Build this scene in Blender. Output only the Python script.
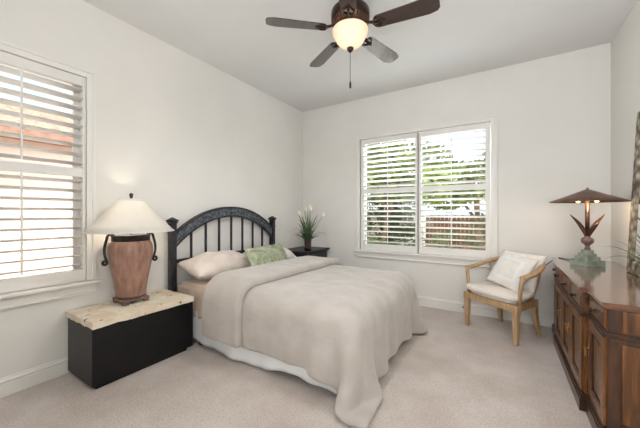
import bpy, bmesh, math, random
import numpy as np
from mathutils import Vector, Matrix, noise

random.seed(7)
rng = np.random.default_rng(7)
for o in list(bpy.data.objects):
    bpy.data.objects.remove(o)
SC = bpy.context.scene
COL = SC.collection
PI = math.pi

# ------------------------------------------------------------------ camera, sky, sun, large lights, exposure
cam_d = bpy.data.cameras.new('camera')
cam_d.sensor_fit = 'HORIZONTAL'
cam_d.sensor_width = 36.0
cam_d.lens = 291.6 / 640 * 36.0
cam_d.shift_y = -0.8 / 640
cam_d.clip_start = 0.02
cam_d.clip_end = 200
cam = bpy.data.objects.new('camera', cam_d)
COL.objects.link(cam)
cam.location = (0, 0, 1.28)
cam.rotation_euler = (PI / 2, 0, math.radians(32.053))
SC.camera = cam

SC.view_settings.view_transform = 'Standard'
SC.view_settings.look = 'None'
SC.view_settings.gamma = 1.0
SC.view_settings.use_curve_mapping = False
SC.view_settings.exposure = 0.06

W = bpy.data.worlds.new('world')
SC.world = W
W.use_nodes = True
wn = W.node_tree
for n in list(wn.nodes):
    wn.nodes.remove(n)
w_out = wn.nodes.new('ShaderNodeOutputWorld')
w_bg = wn.nodes.new('ShaderNodeBackground')
w_tc = wn.nodes.new('ShaderNodeTexCoord')
w_no = wn.nodes.new('ShaderNodeTexNoise')
w_no.inputs['Scale'].default_value = 3.2
w_no.inputs['Detail'].default_value = 6
w_rp = wn.nodes.new('ShaderNodeValToRGB')
w_rp.color_ramp.elements[0].position = 0.30
w_rp.color_ramp.elements[0].color = (0.50, 0.72, 1.0, 1)
w_rp.color_ramp.elements[1].position = 0.50
w_rp.color_ramp.elements[1].color = (1.0, 1.0, 1.0, 1)
wn.links.new(w_tc.outputs['Generated'], w_no.inputs['Vector'])
wn.links.new(w_no.outputs['Fac'], w_rp.inputs['Fac'])
wn.links.new(w_rp.outputs['Color'], w_bg.inputs['Color'])
w_bg.inputs['Strength'].default_value = 1.4
wn.links.new(w_bg.outputs[0], w_out.inputs['Surface'])


def light(name, kind, loc, energy, color=(1, 1, 1), **kw):
    d = bpy.data.lights.new(name, kind)
    d.energy = energy
    d.color = color
    for k, v in kw.items():
        setattr(d, k, v)
    o = bpy.data.objects.new(name, d)
    o.location = loc
    COL.objects.link(o)
    return o


def aim(o, target):
    o.rotation_euler = (Vector(target) - o.location).to_track_quat('-Z', 'Y').to_euler()


sun = light('sun', 'SUN', (6, -6, 12), 4.5, (1.0, 0.96, 0.9), angle=0.02)
aim(sun, (6 - 6.0, -6 + 4.0, 12 - 9.5))
# added area lamps outside, out of view, strengthening the daylight through the shutters
sky_fill1 = light('garden_sky_fill', 'AREA', (-0.9, 7.2, 4.1), 1300, (0.84, 0.92, 1.0), shape='RECTANGLE', size=3.6, size_y=1.2)
aim(sky_fill1, (-0.9, 3.2, 0.9))
sky_fill2 = light('side_yard_sky_fill', 'AREA', (-5.5, 0.3, 3.9), 60, (0.9, 0.95, 1.0), shape='RECTANGLE', size=3.0, size_y=1.0)
aim(sky_fill2, (-1.6, 0.6, 1.0))
# added fill lamps behind the camera, no real doorway; second aims at the ceiling
fill = light('rear_fill', 'AREA', (-2.2, -1.1, 1.6), 13, (0.94, 0.97, 1.0), shape='RECTANGLE', size=1.4, size_y=1.6, spread=math.radians(120))
aim(fill, (0.9, 2.4, 2.3))
fill2 = light('ceiling_bounce_fill', 'AREA', (0.35, -0.5, 1.6), 66, (0.93, 0.965, 1.0), shape='DISK', size=1.6)
aim(fill2, (0.5, 1.0, 3.05))

# ------------------------------------------------------------------ materials


def new_mat(name):
    m = bpy.data.materials.new(name)
    m.use_nodes = True
    nt = m.node_tree
    b = nt.nodes['Principled BSDF']
    return m, nt, b


def lin(c):
    return tuple(((x / 255) / 12.92) if x / 255 < 0.04045 else (((x / 255) + 0.055) / 1.055) ** 2.4 for x in c) + (1,)


def mat(name, c1, c2=None, scale=8, rough=0.6, bump=0.0, bscale=None, detail=4, metallic=0.0, spec=0.5, stretch=None,
        lo=0.35, hi=0.65, sheen=0.0, coat=0.0, bdist=0.01):
    """procedural colour from noise between two sRGB colours, optional noise bump"""
    m, nt, b = new_mat(name)
    b.inputs['Roughness'].default_value = rough
    b.inputs['Metallic'].default_value = metallic
    b.inputs['Specular IOR Level'].default_value = spec
    if sheen:
        b.inputs['Sheen Weight'].default_value = sheen
    if coat:
        b.inputs['Coat Weight'].default_value = coat
        b.inputs['Coat Roughness'].default_value = 0.12
    tc = nt.nodes.new('ShaderNodeTexCoord')
    mp = nt.nodes.new('ShaderNodeMapping')
    nt.links.new(tc.outputs['Object'], mp.inputs['Vector'])
    if stretch:
        mp.inputs['Scale'].default_value = stretch
    no = nt.nodes.new('ShaderNodeTexNoise')
    no.inputs['Scale'].default_value = scale
    no.inputs['Detail'].default_value = detail
    nt.links.new(mp.outputs['Vector'], no.inputs['Vector'])
    rp = nt.nodes.new('ShaderNodeValToRGB')
    rp.color_ramp.elements[0].position = lo
    rp.color_ramp.elements[1].position = hi
    rp.color_ramp.elements[0].color = lin(c1)
    rp.color_ramp.elements[1].color = lin(c2 or c1)
    nt.links.new(no.outputs['Fac'], rp.inputs['Fac'])
    nt.links.new(rp.outputs['Color'], b.inputs['Base Color'])
    if bump:
        bn = nt.nodes.new('ShaderNodeTexNoise')
        bn.inputs['Scale'].default_value = bscale or scale
        bn.inputs['Detail'].default_value = 3
        nt.links.new(mp.outputs['Vector'], bn.inputs['Vector'])
        bp = nt.nodes.new('ShaderNodeBump')
        bp.inputs['Strength'].default_value = bump
        bp.inputs['Distance'].default_value = bdist
        nt.links.new(bn.outputs['Fac'], bp.inputs['Height'])
        nt.links.new(bp.outputs['Normal'], b.inputs['Normal'])
    return m


M = {}
M['wall'] = mat('wall_paint', (237, 234, 228), (234, 231, 225), 2.5, 0.85, 0.08, 90, spec=0.2)
M['ceil'] = mat('ceiling_paint', (232, 231, 229), (229, 228, 226), 2.0, 0.9, 0.06, 70, spec=0.1)
M['trim'] = mat('white_trim_paint', (240, 237, 231), (237, 234, 228), 3, 0.45, spec=0.4)
M['shutter'] = mat('white_shutter_paint', (242, 239, 234), (238, 235, 230), 3, 0.4, spec=0.4)
M['black'] = mat('black_lacquer', (17, 17, 18), (22, 21, 22), 5, 0.36, 0.02, 40, spec=0.35)
M['blackwood'] = mat('black_painted_wood', (30, 29, 31), (46, 46, 50), 14, 0.45, 0.15, 60, spec=0.4)
M['iron'] = mat('dark_iron', (40, 36, 36), (66, 60, 58), 20, 0.4, 0.2, 60, metallic=0.6)
M['sheet'] = mat('tan_sheet', (214, 194, 176), (204, 184, 166), 5, 0.6, 0.25, 9, sheen=0.2, bdist=0.02)
M['skirt'] = mat('white_cotton', (247, 247, 248), (242, 242, 243), 5, 0.8, 0.2, 8, bdist=0.02)
M['comforter'] = mat('beige_fleece', (198, 190, 182), (188, 179, 170), 7, 0.9, 0.35, 10, sheen=0.45, detail=6, bdist=0.02)
M['pillow'] = mat('pale_cotton', (232, 220, 210), (222, 208, 198), 9, 0.75, 0.45, 9, sheen=0.15, bdist=0.03)
M['pillow2'] = mat('white_cotton_pillow', (234, 230, 226), (226, 220, 215), 9, 0.75, 0.4, 9, sheen=0.15, bdist=0.03)
M['fur'] = mat('sage_fur', (218, 222, 194), (172, 180, 142), 24, 0.85, 0.6, 45, sheen=0.4, detail=6)
M['seat'] = mat('cream_upholstery', (244, 236, 226), (238, 228, 217), 10, 0.8, 0.2, 60, sheen=0.1)
M['cushion'] = mat('cream_canvas', (244, 239, 232), (236, 230, 222), 14, 0.8, 0.25, 120)
M['cushion_white'] = mat('white_embroidery', (250, 249, 246), (244, 242, 239), 14, 0.8, 0.4, 160)
M['ash'] = mat('light_oak', (204, 172, 134), (180, 146, 108), 6, 0.5, 0.05, 30, stretch=(6, 6, 1), spec=0.4)
M['darkcane'] = mat('brown_oak', (150, 112, 78), (118, 84, 58), 6, 0.5, stretch=(6, 6, 1), spec=0.4)
M['leaf'] = mat('green_leaf', (74, 104, 66), (120, 146, 96), 30, 0.45)
M['leafdark'] = mat('dark_green_leaf', (52, 72, 48), (92, 112, 76), 30, 0.45)
M['petal'] = mat('cream_petal', (246, 242, 226), (238, 232, 208), 30, 0.6)
M['vase'] = mat('dark_red_glass', (52, 26, 24), (34, 18, 18), 8, 0.12, spec=0.6, coat=0.5)
M['verdigris'] = mat('verdigris_bronze', (160, 170, 156), (118, 126, 112), 22, 0.55, 0.3, 40, metallic=0.1)
M['copper'] = mat('aged_copper', (134, 96, 78), (104, 80, 66), 10, 0.38, 0.05, 30, metallic=0.7)
M['brass'] = mat('antique_brass', (196, 160, 100), (150, 116, 66), 20, 0.35, metallic=0.9)
M['pot'] = mat('dark_glazed_pot', (44, 50, 56), (62, 66, 70), 10, 0.25, spec=0.5)
M['fanmetal'] = mat('bronze_fan_metal', (66, 48, 42), (50, 38, 36), 10, 0.3, metallic=0.7)
M['blade'] = mat('dark_walnut_blade', (66, 44, 38), (48, 34, 32), 5, 0.26, stretch=(2, 14, 14), coat=1.0)
M['soil'] = mat('potting_soil', (60, 46, 36), (40, 32, 26), 60, 0.95, 0.5, 80)


def wood(name, c1, c2, c3, grain=(1, 1, 9), rough=0.3, coat=0.4):
    m, nt, b = new_mat(name)
    tc = nt.nodes.new('ShaderNodeTexCoord')
    mp = nt.nodes.new('ShaderNodeMapping')
    mp.inputs['Scale'].default_value = grain
    nt.links.new(tc.outputs['Object'], mp.inputs['Vector'])
    no = nt.nodes.new('ShaderNodeTexNoise')
    no.inputs['Scale'].default_value = 4
    no.inputs['Detail'].default_value = 7
    no.inputs['Distortion'].default_value = 0.6
    nt.links.new(mp.outputs['Vector'], no.inputs['Vector'])
    rp = nt.nodes.new('ShaderNodeValToRGB')
    rp.color_ramp.elements[0].position = 0.3
    rp.color_ramp.elements[1].position = 0.72
    rp.color_ramp.elements[0].color = lin(c1)
    rp.color_ramp.elements[1].color = lin(c3)
    e = rp.color_ramp.elements.new(0.5)
    e.color = lin(c2)
    nt.links.new(no.outputs['Fac'], rp.inputs['Fac'])
    nt.links.new(rp.outputs['Color'], b.inputs['Base Color'])
    b.inputs['Roughness'].default_value = rough
    b.inputs['Coat Weight'].default_value = coat
    b.inputs['Coat Roughness'].default_value = 0.1
    return m


M['walnut'] = wood('walnut_wood', (72, 42, 22), (106, 66, 34), (142, 94, 52), (9, 9, 1), 0.34, 0.3)
M['walnut_dark'] = wood('dark_walnut_wood', (44, 26, 16), (66, 40, 24), (90, 56, 34), (9, 9, 1), 0.34, 0.3)
M['walnut_top'] = wood('polished_walnut_top', (100, 64, 46), (116, 76, 56), (130, 88, 66), (9, 1.2, 9), 0.14, 1.0)


def carpet():
    m, nt, b = new_mat('beige_carpet')
    tc = nt.nodes.new('ShaderNodeTexCoord')
    big = nt.nodes.new('ShaderNodeTexNoise')
    big.inputs['Scale'].default_value = 1.7
    big.inputs['Detail'].default_value = 5
    big.inputs['Roughness'].default_value = 0.62
    fine = nt.nodes.new('ShaderNodeTexNoise')
    fine.inputs['Scale'].default_value = 85
    fine.inputs['Detail'].default_value = 3
    for n in (big, fine):
        nt.links.new(tc.outputs['Object'], n.inputs['Vector'])
    r1 = nt.nodes.new('ShaderNodeValToRGB')
    r1.color_ramp.elements[0].position = 0.38
    r1.color_ramp.elements[1].position = 0.62
    r1.color_ramp.elements[0].color = lin((210, 195, 184))
    r1.color_ramp.elements[1].color = lin((229, 218, 210))
    nt.links.new(big.outputs['Fac'], r1.inputs['Fac'])
    r2 = nt.nodes.new('ShaderNodeValToRGB')
    r2.color_ramp.elements[0].position = 0.3
    r2.color_ramp.elements[1].position = 0.7
    r2.color_ramp.elements[0].color = (0.74, 0.74, 0.74, 1)
    r2.color_ramp.elements[1].color = (1, 1, 1, 1)
    nt.links.new(fine.outputs['Fac'], r2.inputs['Fac'])
    mx = nt.nodes.new('ShaderNodeMix')
    mx.data_type = 'RGBA'
    mx.blend_type = 'MULTIPLY'
    mx.inputs['Factor'].default_value = 1.0
    nt.links.new(r1.outputs['Color'], mx.inputs['A'])
    nt.links.new(r2.outputs['Color'], mx.inputs['B'])
    nt.links.new(mx.outputs['Result'], b.inputs['Base Color'])
    bp = nt.nodes.new('ShaderNodeBump')
    bp.inputs['Strength'].default_value = 0.5
    bp.inputs['Distance'].default_value = 0.012
    nt.links.new(fine.outputs['Fac'], bp.inputs['Height'])
    nt.links.new(bp.outputs['Normal'], b.inputs['Normal'])
    b.inputs['Roughness'].default_value = 0.95
    b.inputs['Specular IOR Level'].default_value = 0.1
    b.inputs['Sheen Weight'].default_value = 0.25
    return m


M['carpet'] = carpet()


def travertine():
    m, nt, b = new_mat('rough_travertine')
    tc = nt.nodes.new('ShaderNodeTexCoord')
    a = nt.nodes.new('ShaderNodeTexNoise')
    a.inputs['Scale'].default_value = 7
    a.inputs['Detail'].default_value = 8
    v = nt.nodes.new('ShaderNodeTexNoise')
    v.inputs['Scale'].default_value = 17
    v.inputs['Detail'].default_value = 5
    for n in (a, v):
        nt.links.new(tc.outputs['Object'], n.inputs['Vector'])
    r1 = nt.nodes.new('ShaderNodeValToRGB')
    r1.color_ramp.elements[0].position = 0.32
    r1.color_ramp.elements[1].position = 0.62
    r1.color_ramp.elements[0].color = lin((232, 210, 178))
    r1.color_ramp.elements[1].color = lin((250, 240, 221))
    nt.links.new(a.outputs['Fac'], r1.inputs['Fac'])
    r2 = nt.nodes.new('ShaderNodeValToRGB')
    r2.color_ramp.elements[0].position = 0.3
    r2.color_ramp.elements[1].position = 0.36
    r2.color_ramp.elements[0].color = lin((120, 100, 78))
    r2.color_ramp.elements[1].color = (1, 1, 1, 1)
    nt.links.new(v.outputs['Fac'], r2.inputs['Fac'])
    mx = nt.nodes.new('ShaderNodeMix')
    mx.data_type = 'RGBA'
    mx.blend_type = 'MULTIPLY'
    mx.inputs['Factor'].default_value = 1.0
    nt.links.new(r1.outputs['Color'], mx.inputs['A'])
    nt.links.new(r2.outputs['Color'], mx.inputs['B'])
    nt.links.new(mx.outputs['Result'], b.inputs['Base Color'])
    bp = nt.nodes.new('ShaderNodeBump')
    bp.inputs['Strength'].default_value = 0.6
    bp.inputs['Distance'].default_value = 0.02
    nt.links.new(v.outputs['Fac'], bp.inputs['Height'])
    nt.links.new(bp.outputs['Normal'], b.inputs['Normal'])
    b.inputs['Roughness'].default_value = 0.6
    return m


M['stone'] = travertine()
M['terracotta'] = mat('mottled_terracotta', (178, 138, 120), (136, 100, 86), 9, 0.38, 0.12, 30, detail=8, coat=0.2, stretch=(2.2, 2.2, 0.6))
M['footbronze'] = mat('dusty_bronze_foot', (140, 112, 100), (104, 86, 80), 16, 0.5, 0.2, 40, metallic=0.2)


def carved(name, c1, c2, c3, scale, rough=0.45):
    """engraved repeating pattern in a rail or a frame"""
    m, nt, b = new_mat(name)
    tc = nt.nodes.new('ShaderNodeTexCoord')
    vo = nt.nodes.new('ShaderNodeTexVoronoi')
    vo.inputs['Scale'].default_value = scale
    nt.links.new(tc.outputs['Object'], vo.inputs['Vector'])
    rp = nt.nodes.new('ShaderNodeValToRGB')
    rp.color_ramp.elements[0].position = 0.1
    rp.color_ramp.elements[1].position = 0.75
    rp.color_ramp.elements[0].color = lin(c2)
    rp.color_ramp.elements[1].color = lin(c1)
    e = rp.color_ramp.elements.new(0.45)
    e.color = lin(c3)
    nt.links.new(vo.outputs['Distance'], rp.inputs['Fac'])
    nt.links.new(rp.outputs['Color'], b.inputs['Base Color'])
    bp = nt.nodes.new('ShaderNodeBump')
    bp.inputs['Strength'].default_value = 0.6
    bp.inputs['Distance'].default_value = 0.01
    bp.invert = True
    nt.links.new(vo.outputs['Distance'], bp.inputs['Height'])
    nt.links.new(bp.outputs['Normal'], b.inputs['Normal'])
    b.inputs['Roughness'].default_value = rough
    return m


M['carved_black'] = carved('carved_charcoal_wood', (52, 54, 60), (112, 120, 130), (82, 88, 96), 30)
M['carved_grey'] = carved('carved_grey_wood', (84, 74, 62), (196, 184, 164), (146, 134, 114), 17, 0.7)


def translucent(name, color, mixf, glow=None):
    m = bpy.data.materials.new(name)
    m.use_nodes = True
    nt = m.node_tree
    for n in list(nt.nodes):
        nt.nodes.remove(n)
    out = nt.nodes.new('ShaderNodeOutputMaterial')
    d = nt.nodes.new('ShaderNodeBsdfDiffuse')
    t = nt.nodes.new('ShaderNodeBsdfTranslucent')
    no = nt.nodes.new('ShaderNodeTexNoise')
    no.inputs['Scale'].default_value = 12
    tc = nt.nodes.new('ShaderNodeTexCoord')
    nt.links.new(tc.outputs['Object'], no.inputs['Vector'])
    rp = nt.nodes.new('ShaderNodeValToRGB')
    rp.color_ramp.elements[0].color = lin(tuple(x * 0.96 for x in color))
    rp.color_ramp.elements[1].color = lin(color)
    nt.links.new(no.outputs['Fac'], rp.inputs['Fac'])
    mx = nt.nodes.new('ShaderNodeMixShader')
    mx.inputs[0].default_value = mixf
    nt.links.new(rp.outputs['Color'], d.inputs['Color'])
    nt.links.new(rp.outputs['Color'], t.inputs['Color'])
    nt.links.new(d.outputs[0], mx.inputs[1])
    nt.links.new(t.outputs[0], mx.inputs[2])
    if glow:
        em = nt.nodes.new('ShaderNodeEmission')
        em.inputs['Color'].default_value = lin(glow[0])
        em.inputs['Strength'].default_value = glow[1]
        ad = nt.nodes.new('ShaderNodeAddShader')
        nt.links.new(mx.outputs[0], ad.inputs[0])
        nt.links.new(em.outputs[0], ad.inputs[1])
        nt.links.new(ad.outputs[0], out.inputs['Surface'])
    else:
        nt.links.new(mx.outputs[0], out.inputs['Surface'])
    return m


M['shade'] = translucent('cream_lamp_shade', (253, 251, 246), 0.5)
M['bowl'] = translucent('frosted_alabaster_glass', (252, 243, 230), 0.5, ((255, 236, 206), 0.12))


def emissive(name, color, s):
    m, nt, b = new_mat(name)
    b.inputs['Base Color'].default_value = lin(color)
    b.inputs['Emission Color'].default_value = lin(color)
    b.inputs['Emission Strength'].default_value = s
    return m


M['bulb'] = emissive('lit_bulb', (255, 222, 170), 3)


def glass():
    m = bpy.data.materials.new('window_glass')
    m.use_nodes = True
    nt = m.node_tree
    for n in list(nt.nodes):
        nt.nodes.remove(n)
    out = nt.nodes.new('ShaderNodeOutputMaterial')
    tr = nt.nodes.new('ShaderNodeBsdfTransparent')
    tr.inputs['Color'].default_value = (0.96, 0.98, 0.97, 1)
    gl = nt.nodes.new('ShaderNodeBsdfGlossy')
    gl.inputs['Roughness'].default_value = 0.02
    fr = nt.nodes.new('ShaderNodeFresnel')
    fr.inputs['IOR'].default_value = 1.35
    mx = nt.nodes.new('ShaderNodeMixShader')
    nt.links.new(fr.outputs[0], mx.inputs[0])
    nt.links.new(tr.outputs[0], mx.inputs[1])
    nt.links.new(gl.outputs[0], mx.inputs[2])
    nt.links.new(mx.outputs[0], out.inputs['Surface'])
    return m


M['glass'] = glass()
mm, nt_, b_ = new_mat('mirror_glass')
b_.inputs['Base Color'].default_value = (0.9, 0.9, 0.9, 1)
b_.inputs['Metallic'].default_value = 1
b_.inputs['Roughness'].default_value = 0.03
M['mirror'] = mm
# outside
M['stucco'] = mat('pink_stucco', (234, 208, 196), (226, 198, 185), 6, 0.9, 0.3, 60)
M['tile'] = mat('clay_roof_tile', (206, 172, 152), (170, 132, 112), 9, 0.8, 0.2, 30)
M['soffit'] = mat('brown_soffit', (168, 128, 108), (150, 110, 92), 9, 0.8)
M['gravel'] = mat('pale_gravel', (206, 194, 178), (182, 170, 154), 14, 0.95, 0.4, 40)
M['fence'] = mat('brown_fence_wood', (122, 84, 56), (92, 62, 42), 8, 0.8, stretch=(6, 1, 1))
M['bark'] = mat('tree_bark', (120, 98, 80), (78, 62, 50), 14, 0.9, 0.5, 30)
M['treeleaf'] = mat('bright_tree_leaf', (140, 150, 68), (80, 102, 42), 3, 0.6)
M['bushleaf'] = mat('bush_leaf', (92, 108, 56), (56, 74, 34), 3, 0.6)
M['gardenwall'] = mat('pale_garden_wall', (236, 230, 220), (226, 218, 206), 6, 0.9)
M['brick'] = mat('orange_brick', (196, 140, 104), (168, 108, 80), 10, 0.9)

# ------------------------------------------------------------------ mesh helpers


class MB:
    def __init__(s):
        s.b = bmesh.new()

    def raw(s, verts, faces, smooth=False):
        vs = [s.b.verts.new(v) for v in verts]
        for f in faces:
            try:
                fc = s.b.faces.new([vs[i] for i in f])
                fc.smooth = smooth
            except ValueError:
                pass
        return vs

    def box(s, x0, x1, y0, y1, z0, z1, bev=0.0, seg=2, mtx=None, taper=None):
        vs = []
        for z in (z0, z1):
            for x, y in ((x0, y0), (x1, y0), (x1, y1), (x0, y1)):
                if taper and z == z0:
                    cx, cy = (x0 + x1) / 2, (y0 + y1) / 2
                    x, y = cx + (x - cx) * taper, cy + (y - cy) * taper
                p = Vector((x, y, z))
                vs.append(mtx @ p if mtx else p)
        bm2 = s.b
        v = [bm2.verts.new(p) for p in vs]
        fs = [(0, 3, 2, 1), (4, 5, 6, 7), (0, 1, 5, 4), (1, 2, 6, 5), (2, 3, 7, 6), (3, 0, 4, 7)]
        faces = [bm2.faces.new([v[i] for i in f]) for f in fs]
        if bev:
            es = list({e for f in faces for e in f.edges})
            bmesh.ops.bevel(bm2, geom=es, offset=bev, segments=seg, affect='EDGES', profile=0.5)
        return s

    def lathe(s, prof, n=32, c=(0, 0, 0), mtx=None, sq=None):
        rings = []
        for r, z in prof:
            ring = []
            for k in range(n):
                a = 2 * PI * k / n
                if sq:
                    ca, sa = math.cos(a), math.sin(a)
                    d = (abs(ca) ** sq + abs(sa) ** sq) ** (-1 / sq)
                    p = Vector((c[0] + r * d * ca, c[1] + r * d * sa, c[2] + z))
                else:
                    p = Vector((c[0] + r * math.cos(a), c[1] + r * math.sin(a), c[2] + z))
                ring.append(s.b.verts.new(mtx @ p if mtx else p))
            rings.append(ring)
        for a, b in zip(rings, rings[1:]):
            for k in range(n):
                f = s.b.faces.new((a[k], a[(k + 1) % n], b[(k + 1) % n], b[k]))
                f.smooth = True
        for ring, flip in ((rings[0], True), (rings[-1], False)):
            f = s.b.faces.new(ring[::-1] if flip else ring)
            f.smooth = False
        return s

    def tube(s, pts, r, n=8, closed_ends=True, flat=None):
        pts = [Vector(p) for p in pts]
        rs = r if isinstance(r, (list, tuple)) else [r] * len(pts)
        rings = []
        up = Vector((0, 0, 1))
        prev = None
        for i, p in enumerate(pts):
            t = (pts[min(i + 1, len(pts) - 1)] - pts[max(i - 1, 0)]).normalized()
            if prev is None:
                a = up if abs(t.z) < 0.9 else Vector((1, 0, 0))
                nx = t.cross(a).normalized()
            else:
                nx = (prev - t * prev.dot(t)).normalized()
            prev = nx
            ny = t.cross(nx)
            ring = []
            for k in range(n):
                a = 2 * PI * k / n + (PI / n if n == 4 else 0)
                fx, fy = (flat if flat else (1, 1))
                ring.append(s.b.verts.new(p + nx * math.cos(a) * rs[i] * fx + ny * math.sin(a) * rs[i] * fy))
            rings.append(ring)
        for a, b in zip(rings, rings[1:]):
            for k in range(n):
                f = s.b.faces.new((a[k], a[(k + 1) % n], b[(k + 1) % n], b[k]))
                f.smooth = n > 4
        if closed_ends:
            s.b.faces.new(rings[0][::-1])
            s.b.faces.new(rings[-1])
        return s

    def prism(s, poly, axis, a, b):
        """polygon in the plane across an axis, extruded from a to b"""
        def P(u, v, w):
            return {'x': (w, u, v), 'y': (u, w, v), 'z': (u, v, w)}[axis]
        A = [s.b.verts.new(P(u, v, a)) for u, v in poly]
        B = [s.b.verts.new(P(u, v, b)) for u, v in poly]
        n = len(poly)
        s.b.faces.new(A[::-1])
        s.b.faces.new(B)
        for k in range(n):
            s.b.faces.new((A[k], A[(k + 1) % n], B[(k + 1) % n], B[k]))
        return s

    def ball(s, c, r, seg=16, sc=(1, 1, 1)):
        m = Matrix.Translation(c) @ Matrix.Diagonal((*[r * k for k in sc], 1))
        res = bmesh.ops.create_uvsphere(s.b, u_segments=seg, v_segments=seg // 2, radius=1, matrix=m)
        for v in res['verts']:
            for f in v.link_faces:
                f.smooth = True
        return s

    def build(s, name, m, parent=None, recalc=True):
        if recalc:
            bmesh.ops.recalc_face_normals(s.b, faces=s.b.faces)
        me = bpy.data.meshes.new(name)
        s.b.to_mesh(me)
        s.b.free()
        o = bpy.data.objects.new(name, me)
        me.materials.append(m)
        COL.objects.link(o)
        if parent:
            o.parent = parent
        return o


def tag(o, label=None, cat=None, group=None, kind=None):
    for k, v in (('label', label), ('category', cat), ('group', group), ('kind', kind)):
        if v:
            o[k] = v
    return o


def thing(name, label, cat, loc=(0, 0, 0), rz=0, group=None):
    o = bpy.data.objects.new(name, None)
    o.empty_display_size = 0.1
    COL.objects.link(o)
    o.location = loc
    o.rotation_euler = (0, 0, rz)
    return tag(o, label, cat, group)


def struct(o):
    o['kind'] = 'structure'
    return o


def py_mesh(name, verts, faces, m, parent=None, smooth=True):
    me = bpy.data.meshes.new(name)
    me.from_pydata([tuple(v) for v in verts], [], faces)
    me.materials.append(m)
    if smooth:
        me.polygons.foreach_set('use_smooth', [True] * len(me.polygons))
    me.update()
    o = bpy.data.objects.new(name, me)
    COL.objects.link(o)
    if parent:
        o.parent = parent
    return o


# ------------------------------------------------------------------ room shell
XL, XR, YB, YF, H = -2.9645, 0.9526, 4.169, -1.25, 3.0515
T = 0.16
struct(MB().box(XL - T, XR + T, YF - T, YB + T, -0.12, 0.0).build('floor', M['carpet']))
struct(MB().box(XL - T, XR + T, YF - T, YB + T, H, H + 0.15).build('ceiling', M['ceil']))
struct(MB().box(XR, XR + T, YF, YB, 0, H).build('wall_right', M['wall']))
struct(MB().box(XL - T, XR + T, YF - T, YF, 0, H).build('wall_rear', M['wall']))
WZ0, WZ1 = 0.74, 2.42
BX0, BX1 = -1.87, -0.115            # back opening
LY0, LY1 = -0.62, 1.045             # left opening
w = MB()
w.box(XL - T, BX0, YB, YB + T, 0, H).box(BX1, XR + T, YB, YB + T, 0, H)
w.box(BX0, BX1, YB, YB + T, 0, WZ0).box(BX0, BX1, YB, YB + T, WZ1, H)
struct(w.build('wall_back', M['wall']))
w = MB()
w.box(XL - T, XL, YF, LY0, 0, H).box(XL - T, XL, LY1, YB, 0, H)
w.box(XL - T, XL, LY0, LY1, 0, WZ0).box(XL - T, XL, LY0, LY1, WZ1, H)
struct(w.build('wall_left', M['wall']))


def base_profile(d):
    """baseboard section: (distance from wall, height)"""
    return [(0, 0), (0.016, 0), (0.016, 0.085), (0.013, 0.088), (0.013, 0.094), (0.02, 0.099), (0.02, 0.108), (0.012, 0.116), (0.008, 0.13), (0, 0.13)]


bp = base_profile(0)
struct(MB().prism([(YB - d, z) for d, z in bp], 'x', XL, XR).build('baseboard_back', M['trim']))
struct(MB().prism([(XL + d, z) for d, z in bp], 'y', YF, YB - 0.02).build('baseboard_left', M['trim']))
struct(MB().prism([(XR - d, z) for d, z in bp], 'y', YF, YB - 0.02).build('baseboard_right', M['trim']))


def slat(mb, mtx, length, width, thick, tilt):
    """one elliptical shutter slat along local u"""
    n = 10
    A, B = [], []
    for k in range(n):
        a = 2 * PI * k / n
        d, z = math.cos(a) * width / 2, math.sin(a) * thick / 2
        dd = d * math.cos(tilt) - z * math.sin(tilt)
        zz = d * math.sin(tilt) + z * math.cos(tilt)
        A.append(mb.b.verts.new(mtx @ Vector((-length / 2, dd, zz))))
        B.append(mb.b.verts.new(mtx @ Vector((length / 2, dd, zz))))
    for k in range(n):
        f = mb.b.faces.new((A[k], A[(k + 1) % n], B[(k + 1) % n], B[k]))
        f.smooth = True
    mb.b.faces.new(A[::-1])
    mb.b.faces.new(B)


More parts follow.
